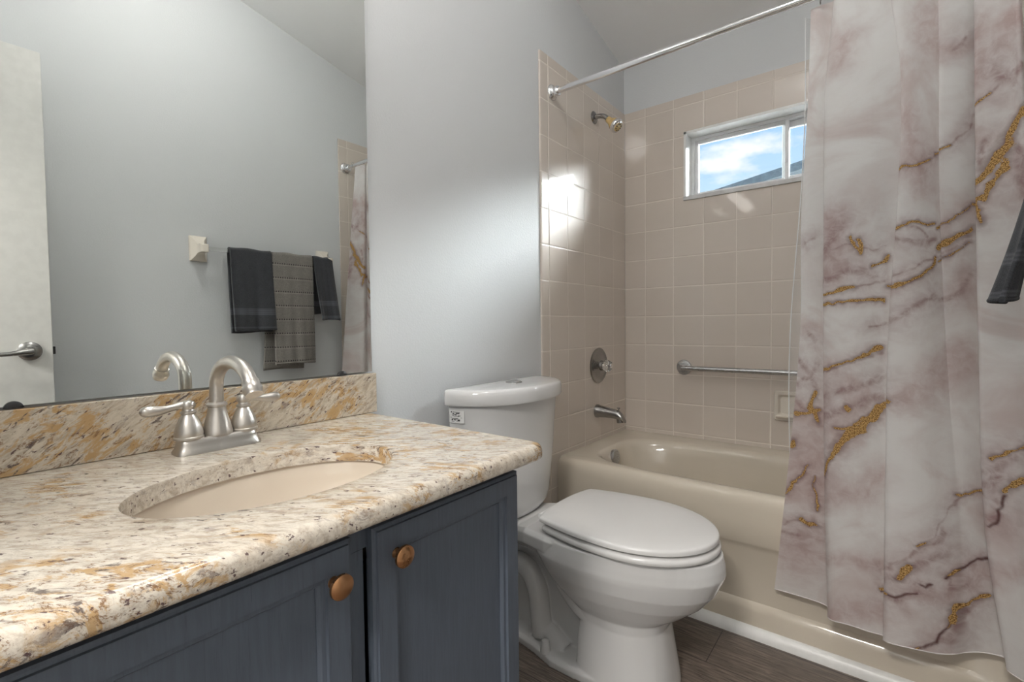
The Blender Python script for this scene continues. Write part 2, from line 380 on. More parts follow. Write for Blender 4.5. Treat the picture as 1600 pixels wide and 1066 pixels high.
def holed(m, x0, x1, y0, y1, z0, z1, hx0, hx1, hz0, hz1):
    m.box(x0, x1, y0, y1, z0, hz0); m.box(x0, x1, y0, y1, hz1, z1); m.box(x0, hx0, y0, y1, hz0, hz1); m.box(hx1, x1, y0, y1, hz0, hz1); return m
tag(holed(MB(), -.12, W+.12, .008, .20, -.05, ZC0+.02, WX0, WX1, WZ0, WZ1).build('wall_back', MAT['wall'], smooth=False), 'pale grey painted wall above the window', kind='structure')
DX0, DX1, DZ = .66, 1.47, 2.20                      # doorway in the near wall
m = MB(); m.box(-.12, DX0, YN-.11, YN, -.05, ceil_z(YN)); m.box(DX1, W+.12, YN-.11, YN, -.05, ceil_z(YN)); m.box(DX0, DX1, YN-.11, YN, DZ, ceil_z(YN))
tag(m.build('wall_near', MAT['wall'], smooth=False), 'pale grey wall with the doorway', kind='structure')
m = MB(); m.add([(-.12,YN-.11,ceil_z(YN-.11)),(W+.12,YN-.11,ceil_z(YN-.11)),(W+.12,.008,ceil_z(.008)),(-.12,.008,ceil_z(.008)),
                 (-.12,YN-.11,ceil_z(YN-.11)+.08),(W+.12,YN-.11,ceil_z(YN-.11)+.08),(W+.12,.20,ceil_z(.20)+.08),(-.12,.20,ceil_z(.20)+.08)],
                [(0,1,2,3),(4,7,6,5),(0,4,5,1),(1,5,6,2),(2,6,7,3),(3,7,4,0)])
tag(m.build('ceiling', MAT['ceiling'], smooth=False), 'white sloped ceiling', kind='structure')
# hallway outside the door
m = MB(); m.box(-.60, -.5, -4.35, YN-.11, -.05, 2.5); tag(m.build('wall_hall_left', MAT['wall'], smooth=False), kind='structure')
m = MB(); m.box(2.2, 2.3, -4.35, YN-.11, -.05, 2.5); tag(m.build('wall_hall_right', MAT['wall'], smooth=False), kind='structure')
m = MB(); m.box(-.60, 2.3, -4.45, -4.35, -.05, 2.5); tag(m.build('wall_hall_back', MAT['wall'], smooth=False), kind='structure')
m = MB(); m.box(-.60, 2.3, -4.45, YN-.11, 2.5, 2.6); tag(m.build('ceiling_hall', MAT['ceiling'], smooth=False), kind='structure')
m = MB(); m.box(-.60, -.12, YN-.115, YN-.10, -.05, 2.5); m.box(W+.12, 2.3, YN-.115, YN-.10, -.05, 2.5); tag(m.build('wall_hall_front', MAT['wall'], smooth=False), kind='structure')
m = MB(); m.box(-.60, -.01, -4.35, YN-.11, -.06, 0); m.box(W+.01, 2.3, -4.35, YN-.11, -.06, 0); tag(m.build('floor_hall', MAT['floor'], smooth=False), kind='structure')
hl = bpy.data.lights.new('hall_fill_light', 'AREA'); hl.shape = 'DISK'; hl.size = .5; hl.energy = HALL_FILL; hl.color = (1.0, .955, .90)  # added fill light, unseen behind the camera
ho = bpy.data.objects.new('hall_fill_light', hl); COL.objects.link(ho); ho.location = (1.0, -3.55, 2.46)
LX, LY = .76, -1.84; lz = ceil_z(LY)  # globe added out of view to brighten the room from above
cl_ = thing('ceiling_fill_light', (LX, LY, lz), 'added unseen fill light, a white ceiling fixture with an opal globe, above the vanity and toilet', 'lamp')
m = MB(); m.lathe([(.0, .03), (.075, .03), (.08, -.02), (.06, -.035), (.05, -.04), (.05, -.06), (.0, -.06)], (LX, LY, lz), n=40); m.build('fill_light_base', MAT['white'], cl_)
m = MB(); m.lathe([(.11*math.sin(R_(a)), -.155+.11*math.cos(R_(a))) for a in range(24, 181, 12)], (LX, LY, lz), n=40, caps=False); m.build('fill_light_globe', _emit('lit_fill_globe', (1.0, .975, .94), CEIL_FILL), cl_)
# tile surround
m = MB(); m.box(-.0085, 0, -.768, .0, .0, TT); 
m2 = [(-.0085, -.829), (-.003, -.829), (-.0008, -.8245), (0, -.818), (0, -.768), (-.0085, -.768)]
m.loft([[(x, y, 0.0) for x, y in m2], [(x, y, TT) for x, y in m2]])
tag(m.build('trim_1', MAT['tileL'], smooth=False, bevel=.003), 'glossy beige square wall tiles behind the shower fittings', kind='structure')
tag(holed(MB(), .0, W, .0, .0085, .42, TT, WX0, WX1, WZ0, WZ1).build('trim_2', MAT['tileB'], smooth=False), 'glossy beige square wall tiles under and around the window', kind='structure')
m = MB(); m.box(W, W+.0085, -.829, .0, .0, TT); tag(m.build('trim_3', MAT['tileR'], smooth=False, bevel=.003), 'glossy beige square wall tiles behind the gathered curtain', kind='structure')
# quarter-round along the tub and baseboards
prof = [(0, 0)] + [(-.024*math.cos(R_(a)), .036*math.sin(R_(a))) for a in range(0, 91, 10)]
m = MB(); m.loft([[(x, -.7215 + a, b) for a, b in prof] for x in (.0, W)]); tag(m.build('trim_4', MAT['white']), 'white quarter-round strip along the foot of the bathtub', kind='structure')
m = MB(); m.box(W-.006, W+.008, YN, -.829, 0, .085); tag(m.build('baseboard_right', MAT['white'], smooth=False, bevel=.004), kind='structure')
m = MB(); m.box(-.008, .006, -1.69, -.829, 0, .085); tag(m.build('baseboard_left', MAT['white'], smooth=False, bevel=.004), kind='structure')

# window
win = thing('window_1', (WX0, .1, WZ0), 'white two-pane sliding window above the bathtub', None, kind='structure')
m = MB(); d0, d1 = -.002, .20; t = .012
m.box(WX0, WX0+t, .0, d1, WZ0+.02, WZ1); m.box(WX1-t, WX1, .0, d1, WZ0+.02, WZ1); m.box(WX0, WX1, .0, d1, WZ1-t, WZ1)
m.build('window_reveal', MAT['white'], win, smooth=False)
m = MB(); m.box(WX0, WX1, -.010, d1, WZ0, WZ0+.02); m.build('window_sill', MAT['stone_sill'], win, smooth=False, bevel=.003)
fx0, fx1, fz0, fz1 = WX0+t, WX1-t, WZ0+.02, WZ1-t
def frame_ring(m, x0, x1, y0, y1, z0, z1, w, wb=None):
    wb = wb or w
    m.box(x0, x0+w, y0, y1, z0, z1); m.box(x1-w, x1, y0, y1, z0, z1); m.box(x0+w, x1-w, y0, y1, z0, z0+wb); m.box(x0+w, x1-w, y0, y1, z1-w, z1)
m = MB(); frame_ring(m, fx0, fx1, .085, .150, fz0, fz1, .016, .018); m.build('window_frame', MAT['vinyl'], win, smooth=False, bevel=.002)
def sash(x0, x1, y0, w):
    m = MB(); frame_ring(m, x0, x1, y0, y0+.022, fz0+.018, fz1-.016, w); s = m.build('window_sash', MAT['vinyl'], win, smooth=False, bevel=.003)
    m = MB(); m.box(x0+w, x1-w, y0+.009, y0+.013, fz0+.018+w, fz1-.016-w); m.build('window_pane', MAT['pane'], s, smooth=False)
sash(fx0+.016, .790, .095, .017); sash(.757, fx1-.016, .120, .030)
m = MB(); m.box(.775, .783, .088, .096, 1.86, 1.93); m.build('sash_pull', MAT['vinyl'], win, bevel=.002)

# outside: eave, pale bounce ground, neighbour's house
m = MB(); m.box(-3.0, 4.5, .20, .62, 2.40, 2.52); tag(m.build('trim_5', MAT['white'], smooth=False), 'white eave over the window', kind='structure')
m = MB(); m.box(-30, 30, .45, 40, -.6, -.3); tag(m.build('floor_bounce', MAT['reflector'], smooth=False), 'added unseen pale patio outside the window', kind='structure')  # unseen ground, made pale so it bounces light into the window
nh = thing('neighbor_house', (5.0, 12.0, -.3), 'neighbouring house with a blue-grey shingle roof seen through the window', 'house')
m = MB(); m.box(-2.2, 9.0, 7.6, 15, -.3, 3.2); m.build('house_wall', MAT['stucco'], nh, smooth=False)
m = MB(); A_, B_ = Vector((-3.05, 9.0, 3.94)), Vector((4.2, 9.0, 5.16))      # slanting roof edge
m.add([tuple(A_), tuple(B_), (B_.x, 16, B_.z), (A_.x, 16, A_.z), (A_.x, 9, A_.z-.16), (B_.x+.02, 9, B_.z-.18), (B_.x+6, 9, A_.z-.2), (B_.x+6, 16, A_.z-.2), (B_.x, 16, B_.z-.18), (A_.x, 16, A_.z-.16)],
      [(0,1,2,3), (1,6,7,2), (0,4,5,1), (1,5,6), (3,2,8,9), (2,7,8), (0,3,9,4), (4,9,8,5), (5,8,7,6)])
m.build('roof', MAT['shingle'], nh, smooth=False)


# interior door, standing open against the right wall
dr = thing('door_1', (1.475, -2.93, .01), 'white slab door standing open against the right wall', None, kind='structure')
m = MB(); m.box(1.435, 1.472, -2.93, -2.166, .01, 2.175); m.build('door_leaf', MAT['door'], dr, smooth=False, bevel=.002)
hd = MB(); hd.lathe([(.0, .0), (.035, .0), (.036, .006), (.031, .012), (.016, .016), (.0125, .022), (.0125, .044), (.0, .044)], (1.435, -2.232, 1.02), (-1, 0, 0), 36)
hd.tube([(1.391, -2.228, 1.02), (1.386, -2.245, 1.019), (1.384, -2.29, 1.013), (1.386, -2.335, 1.010), (1.389, -2.345, 1.010)], [.011, .0115, .0085, .0075, .004], 16)
hd.build('door_handle', MAT['pewter'], dr)
m = MB(); m.box(1.443, 1.460, -2.166, -2.157, 1.005, 1.035); m.build('door_latch', MAT['black'], dr, smooth=False, bevel=.002)
m = MB()
for z in (.25, 1.1, 1.95): m.tube([(1.478, -2.935, z-.045), (1.478, -2.935, z+.045)], .007, 12)
m.build('door_hinge', MAT['pewter'], dr)

# ================================================================== VANITY
VY = -2.135; VL = -2.535; VR = -1.747
vc = thing('vanity_cabinet', (.28, VY, 0), 'blue-grey painted vanity cabinet with two panelled doors', 'cabinet')
m = MB(); m.box(.0, .535, VL, VL+.016, .0, .8215); m.box(.0, .535, VR-.016, VR, .0, .8215); m.box(.0, .535, VL+.016, VR-.016, .09, .106); m.box(.0, .012, VL+.016, VR-.016, .106, .8215); m.box(.455, .47, VL+.016, VR-.016, .0, .09)
m.build('carcass', MAT['cabinet'], vc, smooth=False, bevel=.0015)
m = MB()
for y0, y1 in ((VL, VL+.035), (VY-.022, VY+.022), (VR-.035, VR)): m.box(.535, .555, y0, y1, .13, .765)
m.box(.535, .555, VL, VR, .765, .8215); m.box(.535, .555, VL, VR, .09, .13)
m.build('face_frame', MAT['cabinet'], vc, smooth=False, bevel=.0012)
def cab_door(y0, y1, ky, lab):
    z0, z1 = .105, .797; x0, x1 = .556, .576; w = .052
    # mitred frame from a stepped profile: (inset from the outer edge, x)
    pf = [(0, x0), (0, x1-.006), (.003, x1-.0045), (.006, x1-.004), (.0065, x1), (w-.012, x1), (w-.0105, x1-.0045), (w-.004, x1-.005), (w, x1-.0105), (w, x0)]
    m = MB(); m.loft([[(x, y0+i, z0+i), (x, y1-i, z0+i), (x, y1-i, z1-i), (x, y0+i, z1-i)] for i, x in pf], False, False)
    n = len(pf); m.f += [((n-1)*4 + j, j, (j+1) % 4, (n-1)*4 + (j+1) % 4) for j in range(4)]
    d = m.build('door', MAT['cabinet'], vc, smooth=False)
    m = MB(); m.box(x0+.003, x0+.008, y0+w-.004, y1-w+.004, z0+w-.004, z1-w+.004); m.build('door_panel', MAT['cabinet'], d, smooth=False)
    m = MB(); m.lathe([(.0, 0), (.0085, 0), (.007, .004), (.006, .010), (.008, .0135), (.0155, .0155), (.0175, .0185), (.017, .0225), (.0125, .0262), (.006, .028), (.0, .0283)], (x1, ky, .747), (1, 0, 0), 36)
    k = m.build('knob', MAT['copper'], d); k['label'] = lab
cab_door(-2.512, -2.144, -2.175, 'round copper knob')
cab_door(-2.108, -1.752, -2.067, 'round copper knob')

# countertop with an oval cut-out
CT = .855; CB = .822; SX, SY = .366, -2.148
ct = thing('countertop', (.3, VY, CB), 'speckled cream granite countertop on the blue-grey vanity', 'countertop')
N = 288
def ellp(a, b, z): return [(SX + a*math.cos(2*math.pi*j/N), SY + b*math.sin(2*math.pi*j/N), z) for j in range(N)]
X0, X1, Y0, Y1 = .0, .618, -2.575, -1.706
def rrect(i, z, rc=.030):
    """rounded rectangle outline, hit by rays from the sink centre; back edge is not inset"""
    out = []
    x0, x1, y0, y1 = X0, X1-i, Y0+i, Y1-i; r = max(.004, rc-i)
    for j in range(N):
        t = 2*math.pi*j/N; c, s = math.cos(t), math.sin(t)
        k = min(((x1-SX)/c if c > 1e-9 else (x0-SX)/c if c < -1e-9 else 9), ((y1-SY)/s if s > 1e-9 else (y0-SY)/s if s < -1e-9 else 9))
        px, py = SX + c*k, SY + s*k
        if px > x1-r and (py > y1-r or py < y0+r):        # front corners: solve ray against the corner circle
            qx, qy = x1-r, (y1-r if py > SY else y0+r)
            dx, dy = SX-qx, SY-qy; B = dx*c+dy*s; D = B*B - (dx*dx+dy*dy-r*r)
            if D > 0: k = -B + math.sqrt(D); px, py = SX+c*k, SY+s*k
        out.append((px, py, z))
    return out
ea, eb = .1435, .2095; h = CT-CB; rr = .013
rings = [ellp(ea-.001, eb-.001, CB), ellp(ea, eb, CB+.002), ellp(ea, eb, CT-.004), ellp(ea+.0015, eb+.0015, CT-.001), ellp(ea+.004, eb+.004, CT)]
rings += [[tuple(a*(1-t)+b*t for a, b in zip(p, q)) for p, q in zip(ellp(ea+.004, eb+.004, CT), rrect(.016, CT))] for t in (.33, .66)]
rings += [rrect(.016, CT)]
for a in range(0, 91, 15): rings.append(rrect(.014*(1-math.sin(R_(a))), CT-.016+.016*math.cos(R_(a))))
for a in range(0, 91, 18): rings.append(rrect(.008*(1-math.cos(R_(a))), CB+.008*(1-math.sin(R_(a)))))
m = MB(); m.loft(rings + [rings[0]], False, False)
m.build('slab', MAT['counter'], ct)
m = MB(); m.box(.0, .0205, -2.575, -1.695, CT+.0005, .967); bs = m.build('backsplash', MAT['splash'], None, smooth=False, bevel=.002); tag(bs, 'golden brown veined granite backsplash strip under the wall mirror', 'backsplash')
# sink bowl
sk = thing('sink_basin', (SX, SY, .68), 'bisque oval undermount sink set into the granite', 'sink')
def el(a, b, z, dx=0): return [(SX+dx + a*math.cos(2*math.pi*j/96), SY + b*math.sin(2*math.pi*j/96), z) for j in range(96)]
m = MB(); m.loft([el(.168, .232, .8205), el(.150, .216, .8205), el(.147, .213, .814), el(.143, .209, .79), el(.132, .196, .745), el(.110, .165, .705), el(.075, .115, .684), el(.035, .045, .678), el(.022, .022, .676),
                  el(.022, .022, .668), el(.040, .050, .668), el(.082, .122, .674), el(.118, .173, .695), el(.141, .206, .74), el(.152, .218, .79), el(.153, .219, .812), el(.168, .232, .812), el(.168, .232, .8205)], False, False)
m.build('bowl', MAT['sink'], sk)
m = MB(); m.lathe([(.0, -.03), (.020, -.03), (.0205, .0), (.026, .0015), (.024, .004), (.012, .003), (.0, .003)], (SX, SY, .676), n=32); m.build('drain', MAT['nickel'], sk)

# faucet
FX, FY, FZ = .092, -2.138, CT
fc = thing('faucet', (FX, FY, FZ), 'brushed nickel two-handle gooseneck faucet on the granite counter', 'faucet')
def stad(hx, hy, z, n=48):          # rounded base outline
    return superell(FX, FY, hx, hy, 5, z, n)
m = MB(); m.loft([stad(.030, .0785, FZ), stad(.030, .0785, FZ+.004), stad(.0265, .0745, FZ+.010), stad(.0245, .0715, FZ+.020), stad(.0235, .0700, FZ+.0265), stad(.0205, .067, FZ+.0295), stad(.01, .05, FZ+.030)])
m.build('base_plate', MAT['nickel'], fc)
m = MB(); m.lathe([(.0275, .029), (.0275, .034), (.0265, .038), (.0235, .052), (.0185, .070), (.0165, .082), (.0165, .085), (.0190, .087), (.0190, .0905), (.0165, .093), (.013, .095)], (FX, FY, FZ), n=40)
arc = [(FX, FY, FZ+.085), (FX, FY, FZ+.110)] + [(FX+.081-.081*math.cos(R_(a)), FY, FZ+.128+.051*math.sin(R_(a))) for a in range(0, 167, 9)]
m.tube(arc, .0130, 28, caps=True)
tip = Vector(arc[-1]); dirv = (Vector(arc[-1])-Vector(arc[-2])).normalized(); sp = m.build('spout', MAT['nickel'], fc)
m = MB(); m.lathe([(.0, -.004), (.0150, -.004), (.0155, .0), (.0148, .004), (.0170, .009), (.0174, .014), (.0162, .020), (.0150, .022), (.0150, .025), (.011, .0255), (.0, .023)], tip, dirv, 36); m.build('aerator', MAT['nickel'], sp)
for sgn in (-1, 1):
    hy = FY + sgn*.0515
    m = MB(); m.lathe([(.0, .029), (.0262, .029), (.0262, .033), (.0245, .0345), (.0252, .038), (.0245, .044), (.0215, .056), (.0160, .069), (.0120, .075), (.0115, .077), (.0140, .079), (.0140, .082), (.0105, .084), (.0098, .087), (.0125, .091), (.0130, .096), (.0105, .1015), (.005, .104), (.0, .1045)], (FX, hy, FZ), n=36)
    hn = m.build('handle', MAT['nickel'], fc)
    P = [(FX, hy+sgn*d, FZ+z) for d, z in ((.004, .095), (.014, .0955), (.024, .0935), (.036, .0915), (.048, .0905), (.060, .0905), (.069, .0912), (.075, .092), (.078, .0925))]
    m = MB(); m.tube(P, [.0075, .0068, .0060, .0068, .0088, .0102, .0100, .0076, .003], 20); m.build('lever', MAT['nickel'], hn)

# mirror
mr = thing('wall_mirror', (.003, VY, .972), 'large frameless wall mirror above the granite upstand', 'mirror')
m = MB(); m.box(-.0075, .0045, -2.575, -1.699, .9715, 2.055); g_ = m.build('mirror_glass', MAT['mirror'], mr, smooth=False)
for y in (-1.795, -2.42):
    m = MB(); m.loft([superell(0, 0, 1, 1, 2.6, 0, 32)], False, False); m = MB()
    m.loft([[(x, y + .0125*math.cos(R_(a))*k, .9685 + .0115*math.sin(R_(a))*k) for a in range(0, 181, 12)] for x, k in ((.0046, 1), (.0085, 1), (.0100, .85), (.0105, .5))]); c = m.build('mirror_clip', MAT['black'], mr); c['label'] = 'small black clip'
# vanity light above the mirror
vl = thing('vanity_light', (.0, VY, 2.20), 'chrome bar light with four opal globes above the mirror', 'lamp')
m = MB(); m.box(-.0075, .03, VY-.34, VY+.34, 2.13, 2.22); m.build('light_bar', MAT['chrome'], vl, smooth=False, bevel=.006)
for k in range(4):
    y = VY + (-.255 + .17*k)
    m = MB(); m.lathe([(.0, .0), (.027, .0), (.027, .012), (.018, .03), (.018, .05), (.0, .05)], (.03, y, 2.175), (1, 0, 0), 28); m.build('socket', MAT['chrome'], vl)
    m = MB(); m.lathe([(.047*math.sin(R_(a)), .047-.047*math.cos(R_(a))) for a in range(0, 181, 12)], (.068, y, 2.175), (1, 0, 0), 32, caps=False); m.build('globe', MAT['bulb'], vl)

# ================================================================== BATHTUB
tb = thing('bathtub', (W/2, -.36, 0), 'bone enamelled alcove bathtub with a moulded apron', 'bathtub')
NT = 240; TX, TY = W/2, -.375
def ray_box(x0, x1, y0, y1, z, r, yf=None):
    out = []
    for j in range(NT):
        t = 2*math.pi*j/NT; c, s = math.cos(t), math.sin(t)
        # stretch the angles so that the long sides get even samples
        c2, s2 = c*(x1-x0)/2, s*(y1-y0)/2; L = math.hypot(c2, s2); c2 /= L; s2 /= L
        k = min(((x1-TX)/c2 if c2 > 1e-9 else (x0-TX)/c2 if c2 < -1e-9 else 9), ((y1-TY)/s2 if s2 > 1e-9 else (y0-TY)/s2 if s2 < -1e-9 else 9))
        out.append((TX+c2*k, TY+s2*k, z))
    return out
TZ = .50
def tub_out(i, z): return ray_box(.001, W-.001, -.7205+i, -.001, z, 0)
def sell(a, b, e, z, cx=TX, cy=TY):
    out = []
    for j in range(NT):
        t = 2*math.pi*j/NT; c, s = math.cos(t)*(W/2), math.sin(t)*.36; t2 = math.atan2(s/.36, c/(W/2))
        c, s = math.cos(t2), math.sin(t2)
        out.append((cx + a*math.copysign(abs(c)**(2/e), c), cy + b*math.copysign(abs(s)**(2/e), s), z))
    return out
def recess(pts, amt):
    """push the front apron in, fading towards the two ends"""
    out = []
    for x, y, z in pts:
        if y < -.69: 
            f = min(1, max(0, (x-.09)/.05)) * min(1, max(0, (W-.09-x)/.05)); y += amt*f
        out.append((x, y, z))
    return out
ap = [(0, .0, 0), (0, .050, 0), (0.002, .085, 0), (.004, .100, .2), (.006, .112, 1), (.006, .295, 1), (.004, .315, .3), (.003, .325, 0), (.001, .40, 0), (0, .445, 0), (.002, .465, 0), (.006, .480, 0), (.013, .4915, 0), (.022, .4985, 0), (.032, TZ, 0)]
rings = [recess(tub_out(i, z), .014*r) for i, z, r in ap]
RX, RY = .661, .272; CX, CY = .768, -.390
for a, b, e, z, cx, cy in ((RX+.012, RY+.012, 4.4, TZ+.000, CX, CY), (RX+.004, RY+.004, 4.2, TZ-.003, CX, CY), (RX-.006, RY-.006, 4.0, TZ-.012, CX, CY), (RX-.014, RY-.013, 3.8, TZ-.03, CX, CY), (RX-.022, RY-.02, 3.6, TZ-.06, CX+.002, CY),
                      (RX-.040, RY-.032, 3.4, TZ-.14, CX-.002, CY), (RX-.075, RY-.05, 3.2, TZ-.24, CX-.015, CY), (RX-.11, RY-.068, 3.0, TZ-.31, CX-.02, CY), (RX-.16, RY-.10, 2.8, TZ-.355, CX-.02, CY), (RX-.30, RY-.17, 2.5, TZ-.372, CX-.03, CY), (.05, .03, 2, TZ-.376, CX-.05, CY)):
    rings.append(sell(a, b, e, z, cx, cy))
m = MB(); m.loft(rings, True, True); m.build('tub_shell', MAT['bone'], tb)
def plate(m, org, ax, prof, n=40): m.lathe(prof, org, ax, n)
m = MB(); m.lathe([(.0, -.01), (.036, -.01), (.037, .002), (.034, .006), (.015, .008), (.0, .008)], (.1345, -.405, .452), (1, 0, .13), 40); m.box(.1365, .1445, -.407, -.403, .424, .438)
m.build('overflow_plate', MAT['steel'], tb)
m = MB(); m.lathe([(.0, 0), (.03, 0), (.034, .003), (.02, .005), (.0, .004)], (.30, -.39, .1245), n=32); m.build('tub_drain', MAT['steel'], tb)

# ================================================================== SHOWER FITTINGS
sv = thing('shower_valve', (.0, -.323, .887), 'round brushed valve plate with a clear knob on the left tiles', 'shower valve')
m = MB(); m.lathe([(.0, .0), (.090, .0), (.091, .003), (.086, .007), (.080, .0075), (.076, .005), (.060, .007), (.034, .012), (.026, .016), (.024, .030), (.0, .030)], (.0003, -.323, .887), (1, 0, 0), 56); m.build('escutcheon', MAT['pewter'], sv)
rg = []
for x, r in ((.028, .014), (.034, .024), (.046, .0285), (.060, .0270), (.068, .022), (.071, .012)):
    rg.append([(x, -.323 + r*(1+.07*math.cos(8*t))*math.cos(t), .887 + r*(1+.07*math.cos(8*t))*math.sin(t)) for t in [2*math.pi*j/64 for j in range(64)]])
m = MB(); m.loft(rg); kn = m.build('knob', MAT['acrylic'], sv); kn['label'] = 'clear fluted acrylic knob'
m = MB(); m.lathe([(.0, .0), (.013, .0), (.012, .003), (.0, .004)], (.0712, -.323, .887), (1, 0, 0), 28); m.build('knob_cap', MAT['chrome'], kn)
ts = thing('tub_spout', (.0, -.345, .655), 'brushed tub spout with a diverter pull above the overflow plate', 'tub spout')
rg = []
for x, z, ry, rz in ((.0003, .655, .033, .034), (.010, .655, .033, .034), (.014, .655, .0305, .031), (.05, .654, .027, .0275), (.085, .651, .024, .0245), (.110, .648, .0225, .0235), (.127, .643, .021, .024), (.140, .634, .0185, .022), (.148, .622, .015, .012)):
    rg.append([(x + (.006*(1-math.sin(t)) if x > .12 else 0), -.345 + ry*math.cos(t), z + rz*math.sin(t)) for t in [2*math.pi*j/40 for j in range(40)]])
m = MB(); m.loft(rg); m.tube([(.128, -.345, .632), (.131, -.345, .607)], [.0175, .0165], 28); m.build('spout_body', MAT['pewter'], ts, sm_iter=1)
m = MB(); m.tube([(.122, -.345, .662), (.122, -.345, .678)], .0035, 12); m.lathe([(.0, .0), (.006, .0), (.0085, .003), (.008, .006), (.0, .007)], (.122, -.345, .677), n=20); m.build('diverter_pull', MAT['pewter'], ts)
sh = thing('showerhead', (.0, -.357, 2.131), 'yellowed shower head on a dark bent arm in the tile corner', 'shower head')
m = MB(); m.lathe([(.0, .0), (.031, .0), (.031, .002), (.026, .006), (.014, .010), (.0, .010)], (.0003, -.357, 2.131), (1, 0, 0), 36); m.build('flange', MAT['pewter'], sh)
armp = spline([(.0, -.357, 2.131), (.030, -.357, 2.131), (.060, -.357, 2.121), (.082, -.357, 2.098)], 7)
m = MB(); m.tube(armp, .0115, 20); m.build('arm', MAT['pewter'], sh)
ax = Vector((.72, -.02, -.69)).normalized(); hp = Vector((.080, -.357, 2.100))
m = MB(); m.lathe([(.0, -.004), (.0145, -.004), (.016, .004), (.0165, .014), (.021, .024), (.028, .038), (.031, .050), (.0, .050)], hp, ax, 36); sb = m.build('head_body', MAT['yellowed'], sh); sb['label'] = 'yellowed plastic body'
m = MB(); m.lathe([(.0, .049), (.0325, .049), (.0345, .053), (.0345, .062), (.031, .068), (.026, .070), (.0, .070)], hp, ax, 36); fr_ = m.build('face_ring', MAT['chrome'], sh)
m = MB(); m.lathe([(.0, .0702), (.022, .0702), (.022, .0725), (.0, .0735)], hp, ax, 32); m.build('spray_face', MAT['yellowed'], fr_)
t1 = ax.cross(Vector((0, 1, 0))).normalized(); t2 = ax.cross(t1)
m = MB()
for k in range(8): 
    c = hp + ax*.0735 + (t1*math.cos(k*math.pi/4) + t2*math.sin(k*math.pi/4))*.0155; m.lathe([(.0, 0), (.0028, 0), (.0028, .002), (.0, .002)], c, ax, 10)
m.build('spray_nozzles', MAT['black'], fr_)
# grab bar
gb = thing('grab_bar', (.33, .0, .866), 'satin steel grab bar fixed to the back wall tiles', 'grab bar')
m = MB(); gx0, gx1, gz = .331, 1.13, .868
m.tube(spline([(gx0, -.004, gz), (gx0, -.022, gz), (gx0+.010, -.042, gz), (gx0+.032, -.052, gz), (gx0+.06, -.053, gz), (gx1-.06, -.053, gz), (gx1-.032, -.052, gz), (gx1-.010, -.042, gz), (gx1, -.022, gz), (gx1, -.004, gz)], 6), .0125, 24); m.build('bar', MAT['steel'], gb)
for x in (gx0, gx1):
    m = MB(); m.lathe([(.0, .0), (.0395, .0), (.040, .004), (.036, .010), (.020, .014), (.0, .014)], (x, -.0003, gz), (0, -1, 0), 40); m.build('flange', MAT['steel'], gb)
# soap dish
sdh = thing('soap_dish', (.82, .0, .64), 'bone ceramic soap dish set in the back wall tiles', 'soap dish')
def rr2(x0, x1, z0, z1, y, r, n=8):
    out = []
    for cx, cz, a0 in ((x1-r, z1-r, 0), (x0+r, z1-r, 90), (x0+r, z0+r, 180), (x1-r, z0+r, 270)):
        for k in range(n+1): out.append((cx + r*math.cos(R_(a0+90*k/n)), y, cz + r*math.sin(R_(a0+90*k/n))))
    return out
sx0, sx1, sz0, sz1 = .752, .905, .640, .780
m = MB(); m.loft([rr2(sx0, sx1, sz0, sz1, -.0003, .012), rr2(sx0, sx1, sz0, sz1, -.012, .012), rr2(sx0+.004, sx1-.004, sz0+.004, sz1-.004, -.019, .010), rr2(sx0+.017, sx1-.017, sz0+.022, sz1-.017, -.019, .012), rr2(sx0+.021, sx1-.021, sz0+.026, sz1-.021, -.015, .012), rr2(sx0+.026, sx1-.026, sz0+.034, sz1-.028, -.004, .012)]); m.build('dish', MAT['ceramic'], sdh)
m = MB(); m.loft([[(x, -.015 - d*.9, sz0+.012+b) for d, b in ((0, 0), (.018, .002), (.026, .010), (.026, .014), (.022, .014), (.016, .009), (0, .008))] for x in (sx0+.012, sx1-.012)]); m.build('lip', MAT['ceramic'], sdh, bevel=.002)

# ================================================================== CURTAIN
RY_ = -.742
def rod_z(x): return 2.114 - .016*x
def rod_y(x): return -.738 - .030*x
cr_ = thing('curtain_rod', (.0, RY_, 2.11), 'polished chrome shower curtain rod spanning the tub', 'curtain rod')
m = MB(); m.tube([(.012, rod_y(0), rod_z(.012)), (.62, rod_y(.62), rod_z(.62))], .0128, 28); m.tube([(.60, rod_y(.6), rod_z(.6)), (W-.012, rod_y(W), rod_z(W))], .0112, 28); m.build('rod', MAT['chrome'], cr_)
for x, d in ((.0003, 1), (W-.0003, -1)):
    m = MB(); m.lathe([(.0, .0), (.034, .0), (.034, .004), (.030, .010), (.024, .014), (.0215, .022), (.0215, .032), (.019, .036), (.0, .036)], (x, rod_y(x), rod_z(x)), (d, 0, 0), 36); m.build('rod_flange', MAT['chrome'], cr_)
